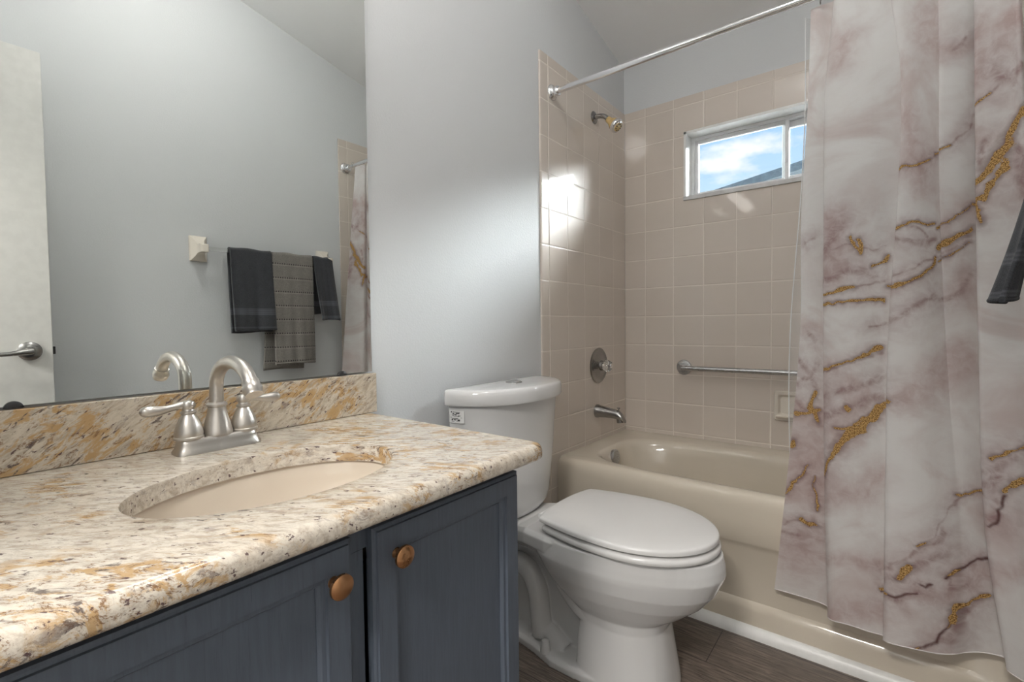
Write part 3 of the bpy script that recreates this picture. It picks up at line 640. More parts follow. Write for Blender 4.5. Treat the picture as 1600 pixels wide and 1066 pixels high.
# ---- shower curtain geometry (world coordinates) ----
CROWS = [2.075, 1.78, 1.45, 1.06, 0.55, 0.20]
CPTS = [
 [(0.9701, -0.742), (0.964, -0.742), (0.9492, -0.742), (0.9487, -0.742), (0.9125, -0.742), (0.8809, -0.742)],
 [(0.9977, -0.748), (0.9854, -0.75), (0.978, -0.75), (0.9779, -0.75), (0.9645, -0.75), (0.9565, -0.75)],
 [(1.0431, -0.742), (1.0248, -0.742), (1.0246, -0.742), (1.0282, -0.742), (1.0364, -0.742), (1.0498, -0.742)],
 [(1.0247, -0.775), (1.0035, -0.78), (1.0036, -0.785), (1.0064, -0.795), (1.0174, -0.81), (1.0285, -0.825)],
 [(1.0909, -0.79), (1.1003, -0.795), (1.098, -0.8), (1.0904, -0.81), (1.095, -0.825), (1.0978, -0.838)],
 [(1.1721, -0.765), (1.2038, -0.77), (1.201, -0.775), (1.1846, -0.785), (1.1836, -0.8), (1.1835, -0.81)],
 [(1.1509, -0.79), (1.1854, -0.795), (1.1825, -0.805), (1.1646, -0.82), (1.1638, -0.845), (1.1638, -0.86)],
 [(1.1995, -0.795), (1.2182, -0.795), (1.2262, -0.81), (1.2388, -0.825), (1.245, -0.845), (1.2452, -0.858)],
 [(1.279, -0.76), (1.2868, -0.765), (1.2916, -0.765), (1.3013, -0.78), (1.3234, -0.79), (1.3291, -0.8)],
 [(1.2569, -0.785), (1.2633, -0.79), (1.2693, -0.79), (1.2903, -0.79), (1.3319, -0.78), (1.3507, -0.77)],
 [(1.3089, -0.782), (1.3133, -0.782), (1.3157, -0.782), (1.3305, -0.78), (1.3555, -0.77), (1.3836, -0.755)],
 [(1.3509, -0.75), (1.3556, -0.75), (1.3656, -0.75), (1.3767, -0.75), (1.3971, -0.75), (1.4447, -0.75)],
 [(1.3303, -0.775), (1.3355, -0.78), (1.3414, -0.785), (1.3518, -0.79), (1.3714, -0.795), (1.4169, -0.8)],
 [(1.3589, -0.786), (1.3631, -0.79), (1.3702, -0.795), (1.3829, -0.8), (1.4109, -0.81), (1.4424, -0.822)],
 [(1.3935, -0.785), (1.4009, -0.8), (1.4111, -0.815), (1.4266, -0.83), (1.4491, -0.84), (1.4687, -0.85)],
 [(1.4151, -0.79), (1.4244, -0.82), (1.4362, -0.85), (1.4499, -0.885), (1.4703, -0.925), (1.4897, -0.94)],
 [(1.418, -0.755), (1.4342, -0.755), (1.4534, -0.755), (1.4749, -0.76), (1.5072, -0.765), (1.508, -0.77)],
]

def _chaikin(P):
    P = np.asarray(P)
    out = [P[0]]
    for a, b in zip(P[:-1], P[1:]):
        out += [a * .75 + b * .25, a * .25 + b * .75]
    out.append(P[-1])
    return np.array(out)
def curtain_grid(nu=430, nv=640):
    zs = np.array(CROWS)
    curves = []
    for r in range(len(zs)):
        c = np.array([[k[r][0], k[r][1]] for k in CPTS])
        for _ in range(3): c = _chaikin(c)
        curves.append(c)
    curves = np.array(curves)                      # rows, n, 2
    m = curves.mean(axis=0)
    L = np.concatenate([[0], np.cumsum(np.hypot(*np.diff(m, axis=0).T))])
    u = np.linspace(0, L[-1], nu)
    cu = np.stack([np.stack([np.interp(u, L, c[:, d]) for d in (0, 1)], 1) for c in curves])
    v = np.linspace(0, 1, nv)
    zz = zs[0] + (zs[-1] - zs[0]) * v
    G = np.zeros((nv, nu, 3))
    # smooth (Catmull-Rom, non-uniform rows) interpolation in height
    h = -zs
    d = np.zeros_like(cu)
    d[1:-1] = (cu[2:] - cu[:-2]) / (h[2:] - h[:-2])[:, None, None]
    d[0] = (cu[1] - cu[0]) / (h[1] - h[0]); d[-1] = (cu[-1] - cu[-2]) / (h[-1] - h[-2])
    for i, z in enumerate(zz):
        k = min(len(zs) - 2, max(0, int(np.searchsorted(h, -z, side='right') - 1)))
        H = h[k + 1] - h[k]; t = (-z - h[k]) / H
        a, b = cu[k], cu[k + 1]
        G[i, :, :2] = ((2*t**3 - 3*t**2 + 1) * a + (t**3 - 2*t**2 + t) * H * d[k]
                       + (-2*t**3 + 3*t**2) * b + (t**3 - t**2) * H * d[k + 1])
        G[i, :, 2] = z + 0.004 * np.sin(u * 40) * (i / nv) ** 8
    return G, u, (zs[0] - zz)
VEINS = [
 ('g', 0.0059, [(0.308,0.552),(0.352,0.549),(0.379,0.543),(0.405,0.534)]),
 ('m', 0.0081, [(0.308,0.552),(0.352,0.549),(0.379,0.543),(0.405,0.534),(0.419,0.525),(0.457,0.519),(0.471,0.508),(0.481,0.496),(0.494,0.481),(0.506,0.467),(0.512,0.44),(0.554,0.42),(0.57,0.408),(0.584,0.399),(0.598,0.387),(0.611,0.376),(0.625,0.367),(0.641,0.355)]),
 ('g', 0.004, [(0.554,0.42),(0.572,0.408),(0.588,0.396)]),
 ('g', 0.0035, [(0.419,0.525),(0.455,0.519),(0.471,0.508)]),
 ('g', 0.0189, [(0.681,0.452),(0.651,0.481),(0.641,0.496),(0.63,0.513),(0.621,0.528),(0.614,0.546),(0.6,0.569)]),
 ('g', 0.027, [(0.616,0.552),(0.6,0.572),(0.586,0.584)]),
 ('g', 0.0135, [(0.591,0.581),(0.581,0.593),(0.57,0.607),(0.554,0.622)]),
 ('m', 0.0135, [(0.685,0.443),(0.653,0.475),(0.639,0.49),(0.628,0.508),(0.62,0.525),(0.612,0.546),(0.602,0.558),(0.593,0.572),(0.584,0.584),(0.575,0.599),(0.565,0.613),(0.554,0.625)]),
 ('g', 0.0108, [(0.618,0.584),(0.604,0.61),(0.588,0.631),(0.577,0.657)]),
 ('g', 0.0135, [(0.575,0.66),(0.554,0.66),(0.561,0.692),(0.573,0.719)]),
 ('g', 0.0081, [(0.515,0.666),(0.566,0.684)]),
 ('g', 0.0049, [(0.308,0.722),(0.329,0.71),(0.354,0.704),(0.388,0.707),(0.419,0.713)]),
 ('g', 0.0049, [(0.427,0.728),(0.462,0.716),(0.474,0.704),(0.487,0.692),(0.508,0.672)]),
 ('m', 0.0216, [(0.304,0.742),(0.347,0.754),(0.366,0.76),(0.386,0.766),(0.419,0.757)]),
 ('m', 0.0108, [(0.354,0.713),(0.388,0.731),(0.393,0.751)]),
 ('g', 0.0135, [(0.427,0.775),(0.46,0.769),(0.485,0.754),(0.51,0.737)]),
 ('g', 0.0043, [(0.427,0.813),(0.457,0.804),(0.471,0.798),(0.485,0.789),(0.508,0.769)]),
 ('m', 0.0135, [(0.427,0.801),(0.464,0.789),(0.485,0.781),(0.508,0.76)]),
 ('g', 0.0081, [(0.195,0.728),(0.2,0.751),(0.216,0.775)]),
 ('g', 0.0081, [(0.209,0.734),(0.216,0.769)]),
 ('m', 0.0081, [(0.15,0.757),(0.173,0.754),(0.195,0.748),(0.212,0.757),(0.232,0.763),(0.25,0.769),(0.271,0.754)]),
 ('g', 0.0095, [(0.308,0.883),(0.335,0.871),(0.354,0.863),(0.377,0.854),(0.404,0.833)]),
 ('m', 0.0135, [(0.308,0.886),(0.326,0.88),(0.342,0.871),(0.358,0.866),(0.377,0.86),(0.391,0.845),(0.409,0.83),(0.414,0.81),(0.421,0.786)]),
 ('g', 0.0054, [(0.409,0.83),(0.419,0.801)]),
 ('g', 0.0059, [(0.239,0.816),(0.266,0.81),(0.276,0.789)]),
 ('m', 0.0081, [(0.306,0.854),(0.324,0.845),(0.342,0.839),(0.361,0.83),(0.388,0.819),(0.416,0.807)]),
 ('g', 0.0081, [(0.119,0.898),(0.154,0.889),(0.184,0.88),(0.205,0.874)]),
 ('g', 0.007, [(0.119,0.924),(0.149,0.921),(0.17,0.915),(0.195,0.913),(0.221,0.913),(0.246,0.913),(0.271,0.915)]),
 ('m', 0.0108, [(0.119,0.898),(0.147,0.892),(0.166,0.886),(0.186,0.88),(0.205,0.874),(0.227,0.869),(0.248,0.866),(0.269,0.863)]),
 ('g', 0.0081, [(0.276,0.88),(0.306,0.877)]),
 ('m', 0.0108, [(0.237,0.995),(0.258,0.989),(0.278,0.98)]),
 ('m', 0.0243, [(0.312,0.971),(0.327,0.96),(0.343,0.951),(0.361,0.939),(0.382,0.924),(0.411,0.913)]),
 ('m', 0.027, [(0.12,0.851),(0.147,0.845),(0.165,0.836),(0.181,0.827),(0.196,0.822),(0.216,0.827),(0.234,0.836),(0.253,0.842)]),
 ('m', 0.0135, [(0.018,0.725),(0.05,0.713)]),
 ('m', 0.0162, [(0.03,1.009),(0.057,1.042)]),
 ('m', 0.0243, [(0.002,1.177),(0.035,1.153),(0.05,1.133),(0.064,1.112)]),
 ('m', 0.027, [(0.0,1.229),(0.019,1.244),(0.039,1.256),(0.067,1.273)]),
 ('g', 0.0108, [(0.002,1.276),(0.037,1.268),(0.071,1.259)]),
 ('g', 0.0135, [(0.062,1.203),(0.046,1.244),(0.057,1.268),(0.067,1.291)]),
 ('m', 0.0216, [(0.0,1.094),(0.016,1.112),(0.035,1.133),(0.051,1.162),(0.065,1.191)]),
 ('g', 0.0162, [(0.005,1.362),(0.004,1.379)]),
 ('g', 0.0049, [(0.002,1.54),(0.014,1.505),(0.025,1.482),(0.037,1.458),(0.05,1.438)]),
 ('g', 0.004, [(0.058,1.47),(0.062,1.499),(0.065,1.526),(0.069,1.555),(0.073,1.582)]),
 ('g', 0.0108, [(0.034,1.617),(0.053,1.631),(0.067,1.623)]),
 ('m', 0.0081, [(0.0,1.649),(0.018,1.634),(0.034,1.62),(0.055,1.62),(0.074,1.62)]),
 ('m', 0.0189, [(0.002,1.673),(0.016,1.673),(0.03,1.675)]),
 ('r', 0.0702, [(0.007,1.473),(0.027,1.447),(0.046,1.42),(0.058,1.4),(0.073,1.376)]),
 ('r', 0.0594, [(0.027,1.769),(0.035,1.743),(0.044,1.717),(0.055,1.693),(0.076,1.652)]),
 ('r', 0.0648, [(0.048,1.526),(0.073,1.499)]),
 ('g', 0.0097, [(0.12,1.127),(0.154,1.112),(0.175,1.1),(0.196,1.092),(0.214,1.08),(0.234,1.071),(0.253,1.062),(0.274,1.053)]),
 ('m', 0.0135, [(0.122,1.133),(0.15,1.121),(0.173,1.109),(0.196,1.1),(0.216,1.089),(0.235,1.08),(0.255,1.071),(0.274,1.062)]),
 ('g', 0.0108, [(0.188,1.229),(0.193,1.238)]),
 ('g', 0.0162, [(0.304,1.203),(0.269,1.235),(0.242,1.265),(0.218,1.291)]),
 ('g', 0.0189, [(0.28,1.215),(0.264,1.235),(0.25,1.259)]),
 ('g', 0.0216, [(0.218,1.291),(0.186,1.317),(0.166,1.356)]),
 ('g', 0.0122, [(0.166,1.356),(0.149,1.388),(0.138,1.414),(0.124,1.444)]),
 ('g', 0.0068, [(0.163,1.294),(0.191,1.294),(0.212,1.276),(0.235,1.256)]),
 ('m', 0.0162, [(0.304,1.197),(0.267,1.221),(0.25,1.241),(0.234,1.259),(0.218,1.279),(0.202,1.3),(0.186,1.323),(0.17,1.344),(0.159,1.37),(0.149,1.397),(0.136,1.423),(0.12,1.452)]),
 ('m', 0.027, [(0.122,1.206),(0.149,1.197),(0.168,1.188),(0.186,1.18),(0.211,1.168),(0.234,1.159),(0.255,1.147),(0.274,1.138)]),
 ('m', 0.0324, [(0.124,1.265),(0.159,1.25),(0.188,1.235),(0.209,1.224),(0.23,1.212),(0.25,1.2),(0.271,1.188)]),
 ('r', 0.027, [(0.122,1.523),(0.154,1.505),(0.179,1.494),(0.202,1.485),(0.221,1.47),(0.239,1.458),(0.257,1.447),(0.274,1.435)]),
 ('r', 0.0378, [(0.234,1.476),(0.248,1.455),(0.26,1.435),(0.274,1.414)]),
 ('r', 0.0162, [(0.08,1.722),(0.15,1.69),(0.177,1.687),(0.202,1.684),(0.228,1.681),(0.253,1.678),(0.278,1.673)]),
 ('r', 0.0378, [(0.147,1.875),(0.175,1.854),(0.204,1.831),(0.228,1.825),(0.255,1.819),(0.28,1.816)]),
 ('m', 0.007, [(0.368,1.596),(0.379,1.582),(0.393,1.567),(0.404,1.546),(0.414,1.529),(0.421,1.508),(0.428,1.485),(0.441,1.467),(0.453,1.45),(0.483,1.444),(0.55,1.432)]),
 ('g', 0.0068, [(0.451,1.447),(0.481,1.438),(0.55,1.432)]),
 ('g', 0.0068, [(0.368,1.593),(0.382,1.582)]),
 ('m', 0.0216, [(0.372,1.599),(0.388,1.587),(0.405,1.576),(0.421,1.543)]),
 ('m', 0.0135, [(0.278,1.687),(0.317,1.664),(0.331,1.649),(0.342,1.634),(0.352,1.62),(0.365,1.605)]),
 ('g', 0.0135, [(0.333,1.687),(0.34,1.67),(0.352,1.652)]),
 ('m', 0.0324, [(0.304,1.705),(0.324,1.69),(0.34,1.678),(0.352,1.661),(0.365,1.646)]),
 ('m', 0.027, [(0.368,1.637),(0.386,1.626),(0.405,1.614),(0.427,1.605)]),
 ('d', 0.0054, [(0.278,1.746),(0.32,1.74),(0.331,1.74),(0.343,1.731),(0.358,1.722)]),
 ('m', 0.027, [(0.304,1.755),(0.322,1.749),(0.335,1.749),(0.349,1.731),(0.361,1.717)]),
 ('d', 0.0049, [(0.368,1.696),(0.379,1.699),(0.391,1.687)]),
 ('g', 0.0081, [(0.278,1.74),(0.313,1.74)]),
 ('r', 0.0216, [(0.368,1.722),(0.389,1.722),(0.412,1.725),(0.427,1.711),(0.437,1.699)]),
 ('d', 0.0065, [(0.365,1.875),(0.382,1.866),(0.402,1.849),(0.414,1.825),(0.427,1.805),(0.435,1.772)]),
 ('g', 0.0175, [(0.434,1.787),(0.439,1.758),(0.448,1.746)]),
 ('g', 0.0081, [(0.448,1.746),(0.471,1.734),(0.49,1.725),(0.506,1.717)]),
 ('g', 0.0108, [(0.489,1.725),(0.504,1.719)]),
 ('m', 0.027, [(0.414,1.837),(0.437,1.837),(0.441,1.813),(0.443,1.79),(0.444,1.769),(0.45,1.761),(0.467,1.749),(0.485,1.734)]),
 ('d', 0.0059, [(0.421,1.673),(0.434,1.658),(0.443,1.646),(0.453,1.634),(0.48,1.62),(0.55,1.608)]),
 ('g', 0.0059, [(0.427,1.664),(0.443,1.646)]),
 ('m', 0.0081, [(0.434,1.655),(0.428,1.69),(0.444,1.69)]),
 ('r', 0.0432, [(0.453,1.684),(0.474,1.67),(0.492,1.655),(0.508,1.664)]),
 ('m', 0.0216, [(0.437,1.699),(0.453,1.693)]),
 ('g', 0.0059, [(0.573,1.335),(0.586,1.323),(0.6,1.309),(0.616,1.297),(0.635,1.282)]),
 ('m', 0.0324, [(0.57,1.373),(0.586,1.353),(0.596,1.335),(0.607,1.32)]),
 ('m', 0.0378, [(0.568,1.408),(0.581,1.385)]),
 ('g', 0.0122, [(0.595,1.411),(0.612,1.385),(0.635,1.364)]),
 ('d', 0.0054, [(0.559,1.511),(0.577,1.485),(0.584,1.458),(0.595,1.423)]),
 ('m', 0.0324, [(0.566,1.491),(0.579,1.47),(0.584,1.441)]),
 ('r', 0.0189, [(0.561,1.652),(0.579,1.631),(0.595,1.614),(0.609,1.599),(0.623,1.587)]),
 ('r', 0.0324, [(0.343,1.194),(0.358,1.171),(0.373,1.147),(0.389,1.127),(0.407,1.103),(0.425,1.089),(0.448,1.074),(0.464,1.062),(0.478,1.048)]),
 ('r', 0.0432, [(0.373,1.165),(0.393,1.153),(0.416,1.141),(0.441,1.13),(0.458,1.112),(0.474,1.094),(0.49,1.077)]),
 ('m', 0.0378, [(0.607,0.346),(0.62,0.367),(0.634,0.387),(0.651,0.37),(0.667,0.349)]),
 ('m', 0.0486, [(0.644,0.566),(0.646,0.587),(0.65,0.607),(0.653,0.628),(0.655,0.646),(0.658,0.666)]),
 ('r', 0.0486, [(0.621,0.27),(0.632,0.252),(0.646,0.238),(0.66,0.22)]),
 ('r', 0.0432, [(0.343,0.411),(0.347,0.431),(0.352,0.452),(0.356,0.475),(0.359,0.496),(0.363,0.516),(0.37,0.54),(0.377,0.563),(0.384,0.584),(0.389,0.607)]),
 ('r', 0.0486, [(0.404,0.208),(0.402,0.185),(0.4,0.161),(0.4,0.138)]),
 ('r', 0.0378, [(0.15,0.663),(0.15,0.687),(0.15,0.713),(0.15,0.739),(0.15,0.766),(0.152,0.789),(0.152,0.816)]),
 ('m', 0.0324, [(0.135,0.757),(0.145,0.731),(0.156,0.707),(0.165,0.684)]),
 ('r', 0.027, [(0.565,0.197),(0.565,0.217),(0.565,0.238),(0.565,0.258),(0.565,0.282),(0.565,0.302),(0.565,0.323),(0.565,0.343)]),
 ('m', 0.0243, [(0.568,0.56),(0.575,0.543),(0.581,0.525),(0.588,0.508)]),
 ('m', 0.0216, [(0.428,0.921),(0.457,0.913),(0.473,0.907),(0.489,0.898),(0.497,0.877),(0.504,0.857)]),
 ('r', 0.0324, [(0.158,0.211),(0.161,0.188),(0.166,0.164),(0.17,0.141)]),
 ('m', 0.0162, [(0.474,0.261),(0.487,0.246),(0.501,0.232)]),
]

G, cu_, cv_ = curtain_grid(430, 640)
nv, nu = G.shape[:2]
sc_ = thing('shower_curtain', (1.2, RY_, 2.05), 'pink and white marble print shower curtain with gold veins', 'shower curtain')
org = np.array(ORG[sc_.name])
me = bpy.data.meshes.new('curtain_cloth')
idx = np.arange(nu*nv).reshape(nv, nu)
fa = np.stack([idx[:-1, :-1], idx[1:, :-1], idx[1:, 1:], idx[:-1, 1:]], -1).reshape(-1, 4)
me.from_pydata((G.reshape(-1, 3) - org).tolist(), [], fa.tolist())
U, V = np.meshgrid(cu_, cv_)
def smoothnoise(seed, step):
    rg_ = np.random.RandomState(seed); hh = int(cv_[-1]/step)+3; ww = int(cu_[-1]/step)+3; A = rg_.rand(hh, ww)
    y = V/step; x = U/step; i = y.astype(int); j = x.astype(int); fy = y-i; fx = x-j; fy = fy*fy*(3-2*fy); fx = fx*fx*(3-2*fx)
    return (A[i, j]*(1-fx)+A[i, j+1]*fx)*(1-fy) + (A[i+1, j]*(1-fx)+A[i+1, j+1]*fx)*fy - .5
du = smoothnoise(1, .03)*.010 + smoothnoise(2, .012)*.006; dv = smoothnoise(3, .03)*.010 + smoothnoise(4, .012)*.006
UU, VV_ = U+du, V+dv
lay = {k: np.zeros((nv, nu)) for k in ('gold', 'mauve', 'dark', 'rose')}
nmod = .75 + .9*smoothnoise(5, .02)
for kind, wd, pts in VEINS:
    D = np.full((nv, nu), 9.0); P = pts if len(pts) > 1 else pts + [(pts[0][0]+.003, pts[0][1])]
    for (ax_, ay_), (bx_, by_) in zip(P[:-1], P[1:]):
        ex, ey = bx_-ax_, by_-ay_; L2 = ex*ex+ey*ey+1e-9
        t = np.clip(((UU-ax_)*ex+(VV_-ay_)*ey)/L2, 0, 1); D = np.minimum(D, np.hypot(UU-ax_-t*ex, VV_-ay_-t*ey))
    if kind == 'g':
        lay['gold'] = np.maximum(lay['gold'], np.clip(1.5 - D/(wd*.62*np.clip(nmod, .35, 1.3)), 0, 1))
        lay['dark'] = np.maximum(lay['dark'], .75*np.clip(1 - D/(wd*1.0+.003), 0, 1))
        lay['mauve'] = np.maximum(lay['mauve'], .55*np.exp(-(D/(wd*1.2+.012))**2))
    elif kind == 'm':
        lay['mauve'] = np.maximum(lay['mauve'], np.maximum(.85*np.exp(-(D/(wd*.55))**2), .42*np.exp(-(D/(wd*1.6+.012))**2)))
    elif kind == 'd':
        lay['dark'] = np.maximum(lay['dark'], np.clip(1.25 - D/(wd*.8), 0, 1)); lay['mauve'] = np.maximum(lay['mauve'], .6*np.exp(-(D/(wd+.014))**2))
        lay['gold'] = np.maximum(lay['gold'], np.clip(1.1 - D/(wd*.5), 0, 1)*(nmod > .95))
    else:
        lay['rose'] = np.maximum(lay['rose'], .62*np.exp(-(D/(wd*.9+.01))**2))
for k, a in lay.items():
    at_ = me.attributes.new(k, 'FLOAT', 'POINT'); at_.data.foreach_set('value', a.ravel().astype(np.float32))
at_ = me.attributes.new('cloth', 'FLOAT_VECTOR', 'POINT'); at_.data.foreach_set('vector', np.stack([U, V, U*0], -1).ravel().astype(np.float32))
for p in me.polygons: p.use_smooth = True
me.materials.append(MAT['curtain'])
o = bpy.data.objects.new('curtain_cloth', me); COL.objects.link(o); o.parent = sc_; ORG[o.name] = Vector(org)
# hem along the foot of the curtain
m = MB(); m.tube([tuple(p) for p in G[-1, ::6]], .0015, 8); m.build('hem', m_plain('white_hem_thread', (.70, .66, .65), .8), sc_)
# hooks
for x, lab in ((1.000, 'small steel curtain hook at the left end of the shower curtain'), (1.440, 'small steel curtain hook near the right wall, seen in the mirror')):
    h = thing('curtain_hook', (x, RY_, rod_z(x)+.0), lab, 'hook', 'steel hooks on the curtain rod')
    zz_ = rod_z(x); RY_ = rod_y(x)
    P = [(x, RY_+.0165*math.cos(R_(a)), zz_+.0165*math.sin(R_(a))) for a in range(-60, 241, 20)]
    P = P + [(x, RY_-.016, zz_-.03), (x, RY_-.022, zz_-.042), (x, RY_-.028, zz_-.036)]
    m = MB(); m.tube(spline(P, 2), .0018, 8); m.build('wire', MAT['steel'], h)
# clear liner hanging inside the tub
ln = thing('curtain_liner', (1.2, -.70, 2.05), 'clear vinyl shower liner hanging inside the bathtub', 'shower liner')
rows = []
for i in range(41):
    v = i/40; z = 2.07 - (2.07-.40)*v; r_ = []
    yb = -.715 + .10*max(0, (v-.55)/.45)**1.2; xl = .952 - .045*v + .010*math.sin(v*7) 
    for j in range(90):
        s_ = j/89; x = xl + (1.50-xl)*s_
        r_.append((x, yb + .016*(1-.3*v)*math.sin(s_*44) , z))
    rows.append(r_)
m = MB(); m.loft(rows, False, False, closed=False); m.build('liner_sheet', MAT['liner'], ln)
m = MB(); m.tube([r[0] for r in rows], .0016, 6); m.build('liner_edge', m_plain('clear_liner_edge', (.80, .81, .81), .3), ln)

# ================================================================== TOILET
TYC = -1.135
to = thing('toilet', (.30, TYC, 0), 'white two-piece toilet with a closed lid between vanity and bathtub', 'toilet')
def egg(x0, x1, hw, z, e=2.0, n=72, back=.55, eb=3.0):
    """elongated outline: elliptical nose at x1, squarer back at x0"""
    xm = x0 + (x1-x0)*(1-back); out = []
    for j in range(n):
        t = 2*math.pi*j/n; c, s = math.cos(t), math.sin(t)
        if c >= 0: out.append((xm + (x1-xm)*abs(c)**(2/e), TYC + hw*math.copysign(abs(s)**(2/e), s), z))
        else: out.append((xm - (xm-x0)*abs(c)**(2/eb), TYC + hw*math.copysign(abs(s)**(2/eb), s), z))
    return out
m = MB()
m.loft([egg(.400, .690, .138, .0, 2.6, back=.6, eb=6), egg(.402, .686, .136, .03, 2.6, back=.6, eb=6), egg(.405, .672, .128, .12, 2.5, back=.6, eb=6), egg(.410, .662, .124, .185, 2.4, back=.6, eb=5), egg(.392, .672, .130, .215, 2.2, back=.62, eb=3.4), egg(.350, .715, .148, .243, 2.1, back=.64, eb=2.8), egg(.300, .765, .172, .285, 2.05, back=.66, eb=2.6), egg(.262, .800, .191, .330, 2.05, back=.66, eb=2.5), egg(.240, .819, .203, .372, 2.0, back=.66, eb=2.5), egg(.232, .824, .205, .385, 2.0, back=.66, eb=2.5), egg(.250, .822, .203, .41, 2.0, back=.66, eb=2.5), egg(.275, .815, .199, .440, 2.0, back=.66, eb=2.5)])
# deck under the tank, running forward into the rim
m.loft([[(x, TYC+y, z) for y, z in ((-hw, zt-.045), (-hw, zt-.012), (-hw+.012, zt), (hw-.012, zt), (hw, zt-.012), (hw, zt-.045), (hw-.03, zt-.075), (-hw+.03, zt-.075))] for x, hw, zt in ((.035, .105, .414), (.12, .112, .414), (.19, .14, .420), (.245, .168, .436), (.34, .192, .4405), (.42, .192, .4405))])
# inner body and trapway
m.loft([[(x, TYC-hw, .02), (x, TYC+hw, .02), (x, TYC+hw, zt), (x, TYC-hw, zt)] for x, hw, zt in ((.06, .040, .37), (.45, .06, .34))])
for sg in (-1, 1):
    m.tube(spline([(.47, TYC+sg*.085, .18), (.40, TYC+sg*.085, .22), (.335, TYC+sg*.08, .285), (.28, TYC+sg*.07, .36)], 6), .038, 20)
    m.tube(spline([(.07, TYC+sg*.052, .13), (.085, TYC+sg*.06, .205), (.135, TYC+sg*.066, .255), (.195, TYC+sg*.068, .245), (.232, TYC+sg*.070, .185), (.243, TYC+sg*.072, .11), (.255, TYC+sg*.075, .04)], 6), [.030]*6+[.036]*31, 20)
    m.tube(spline([(.225, TYC+sg*.068, .055), (.28, TYC+sg*.066, .05), (.34, TYC+sg*.07, .015)], 6), .036, 20)
# foot
ft = [(.035, .085), (.06, .105), (.15, .108), (.25, .125), (.33, .148), (.40, .150), (.46, .142), (.54, .128)]
out = [(x, TYC-w) for x, w in ft] + [(x, TYC+w) for x, w in reversed(ft)]
m.loft([[(x, y, 0) for x, y in out], [(x, y, .022) for x, y in out], [(TYCx, y, .032) for TYCx, y in [(x, TYC+(y-TYC)*.93) for x, y in out]]])
m.build('bowl', MAT['porcelain'], to, remesh=.003, sm_iter=3)
for sg in (-1, 1):
    m = MB(); m.lathe([(.0170, .026), (.0165, .034), (.0135, .058), (.0115, .065), (.006, .068), (.0, .0685)], (.300, TYC+sg*.126, 0), n=28); b = m.build('bolt_cap', MAT['porcelain'], to)
# tank
TKC = TYC - .029
def tankring(i, z, dx=0.0, hw=.261, d=.185):
    """flat back, bowed front"""
    out = []; x0 = .022+i*.4; hw = hw-i; n = 60
    for j in range(n+1):
        s_ = -1 + 2*j/n; y = TKC + hw*math.copysign(abs(s_)**.82, s_) 
        q_ = abs(y-TKC)/hw
        x = .022 + dx + (.105 + (d-.105)*(1-q_**2.3))*max(0.0, 1-q_**9)**.5 - i
        out.append((max(x, x0+.012), y, z))
    out += [(x0, TKC+hw*.97, z), (x0, TKC, z), (x0, TKC-hw*.97, z)]
    return out
m = MB(); m.loft([tankring(.075, .412), tankring(.052, .416), tankring(.040, .425), tankring(.030, .445), tankring(.024, .48), tankring(.012, .62), tankring(.003, .80), tankring(.0, .842)])
tk = m.build('tank', MAT['porcelain'], to)
LW, LD = .278, .215
m = MB(); m.loft([tankring(.012, .838, 0, LW, LD), tankring(.002, .839, 0, LW, LD), tankring(.0, .843, 0, LW, LD), tankring(.0005, .872, 0, LW, LD), tankring(.002, .881, 0, LW, LD), tankring(.005, .8865, 0, LW, LD), tankring(.010, .8895, 0, LW, LD), tankring(.018, .8908, 0, LW, LD), tankring(.06, .8920, 0, LW, LD), tankring(.08, .8922, 0, LW, LD)])
ld = m.build('tank_lid', MAT['porcelain'], to)
m = MB(); m.lathe([(.0, .0), (.030, .0), (.030, .004), (.027, .0055), (.0255, .0055), (.0255, .003), (.0, .003)], (.105, TKC, .8905), n=40); fb = m.build('flush_button', MAT['steel'], ld)
m = MB(); m.lathe([(.0, .0), (.024, .0), (.024, .0035), (.021, .005), (.0, .005)], (.105, TKC, .8925), n=36); m.build('button_face', MAT['chrome'], fb)
# paper sticker on the tank with its printed marks
STK = .148
m = MB(); sy0, sy1, sz0_, sz1_ = TKC-.2265, TKC-.1975, .775, .828
def tank_front(q_):
    """point on the curved side of the tank body, q_ = 1 at the wall"""
    return (.0225 + (.105 + .080*(1-q_**2.3))*max(0.0, 1-q_**9)**.5, TKC - .2605*q_)
QS = [.9975, .993, .986, .972, .949]; sz0_, sz1_ = .781, .822
cols = [tank_front(q_) for q_ in QS]
def spt(u, off):
    f = u*4; k = min(3, int(f)); t = f-k; (xa, ya), (xb, yb) = cols[k], cols[k+1]
    x, y = xa+(xb-xa)*t, ya+(yb-ya)*t; nx, ny = -(yb-ya), (xb-xa); L = math.hypot(nx, ny); nx, ny = nx/L, ny/L
    if ny > 0: nx, ny = -nx, -ny
    return x+nx*off, y+ny*off
m.loft([[(*spt(k/8, .0012), z) for k in range(9)] for z in (sz0_, sz1_)], False, False, closed=False)
sk_ = m.build('sticker', m_plain('white_paper_sticker', (.82, .82, .81), .6), tk, smooth=True); sk_['label'] = 'small white printed sticker'
m = MB()
def mark(u0, u1, v0, v1):
    z0_, z1_ = sz0_+(sz1_-sz0_)*v0, sz0_+(sz1_-sz0_)*v1; a, b_ = spt(u0, .0018), spt(u1, .0018)
    m.add([(*a, z0_), (*b_, z0_), (*b_, z1_), (*a, z1_)], [(0,1,2,3)])
for q4 in ((.14,.26,.82,.92), (.34,.80,.86,.90), (.30,.46,.72,.80), (.55,.78,.74,.82), (.30,.40,.58,.68), (.45,.62,.62,.70), (.68,.82,.56,.62), (.40,.76,.52,.55), (.10,.90,.42,.45), (.28,.70,.33,.38), (.22,.34,.20,.32), (.40,.60,.22,.30), (.66,.80,.18,.30), (.22,.80,.12,.15)): mark(*q4)
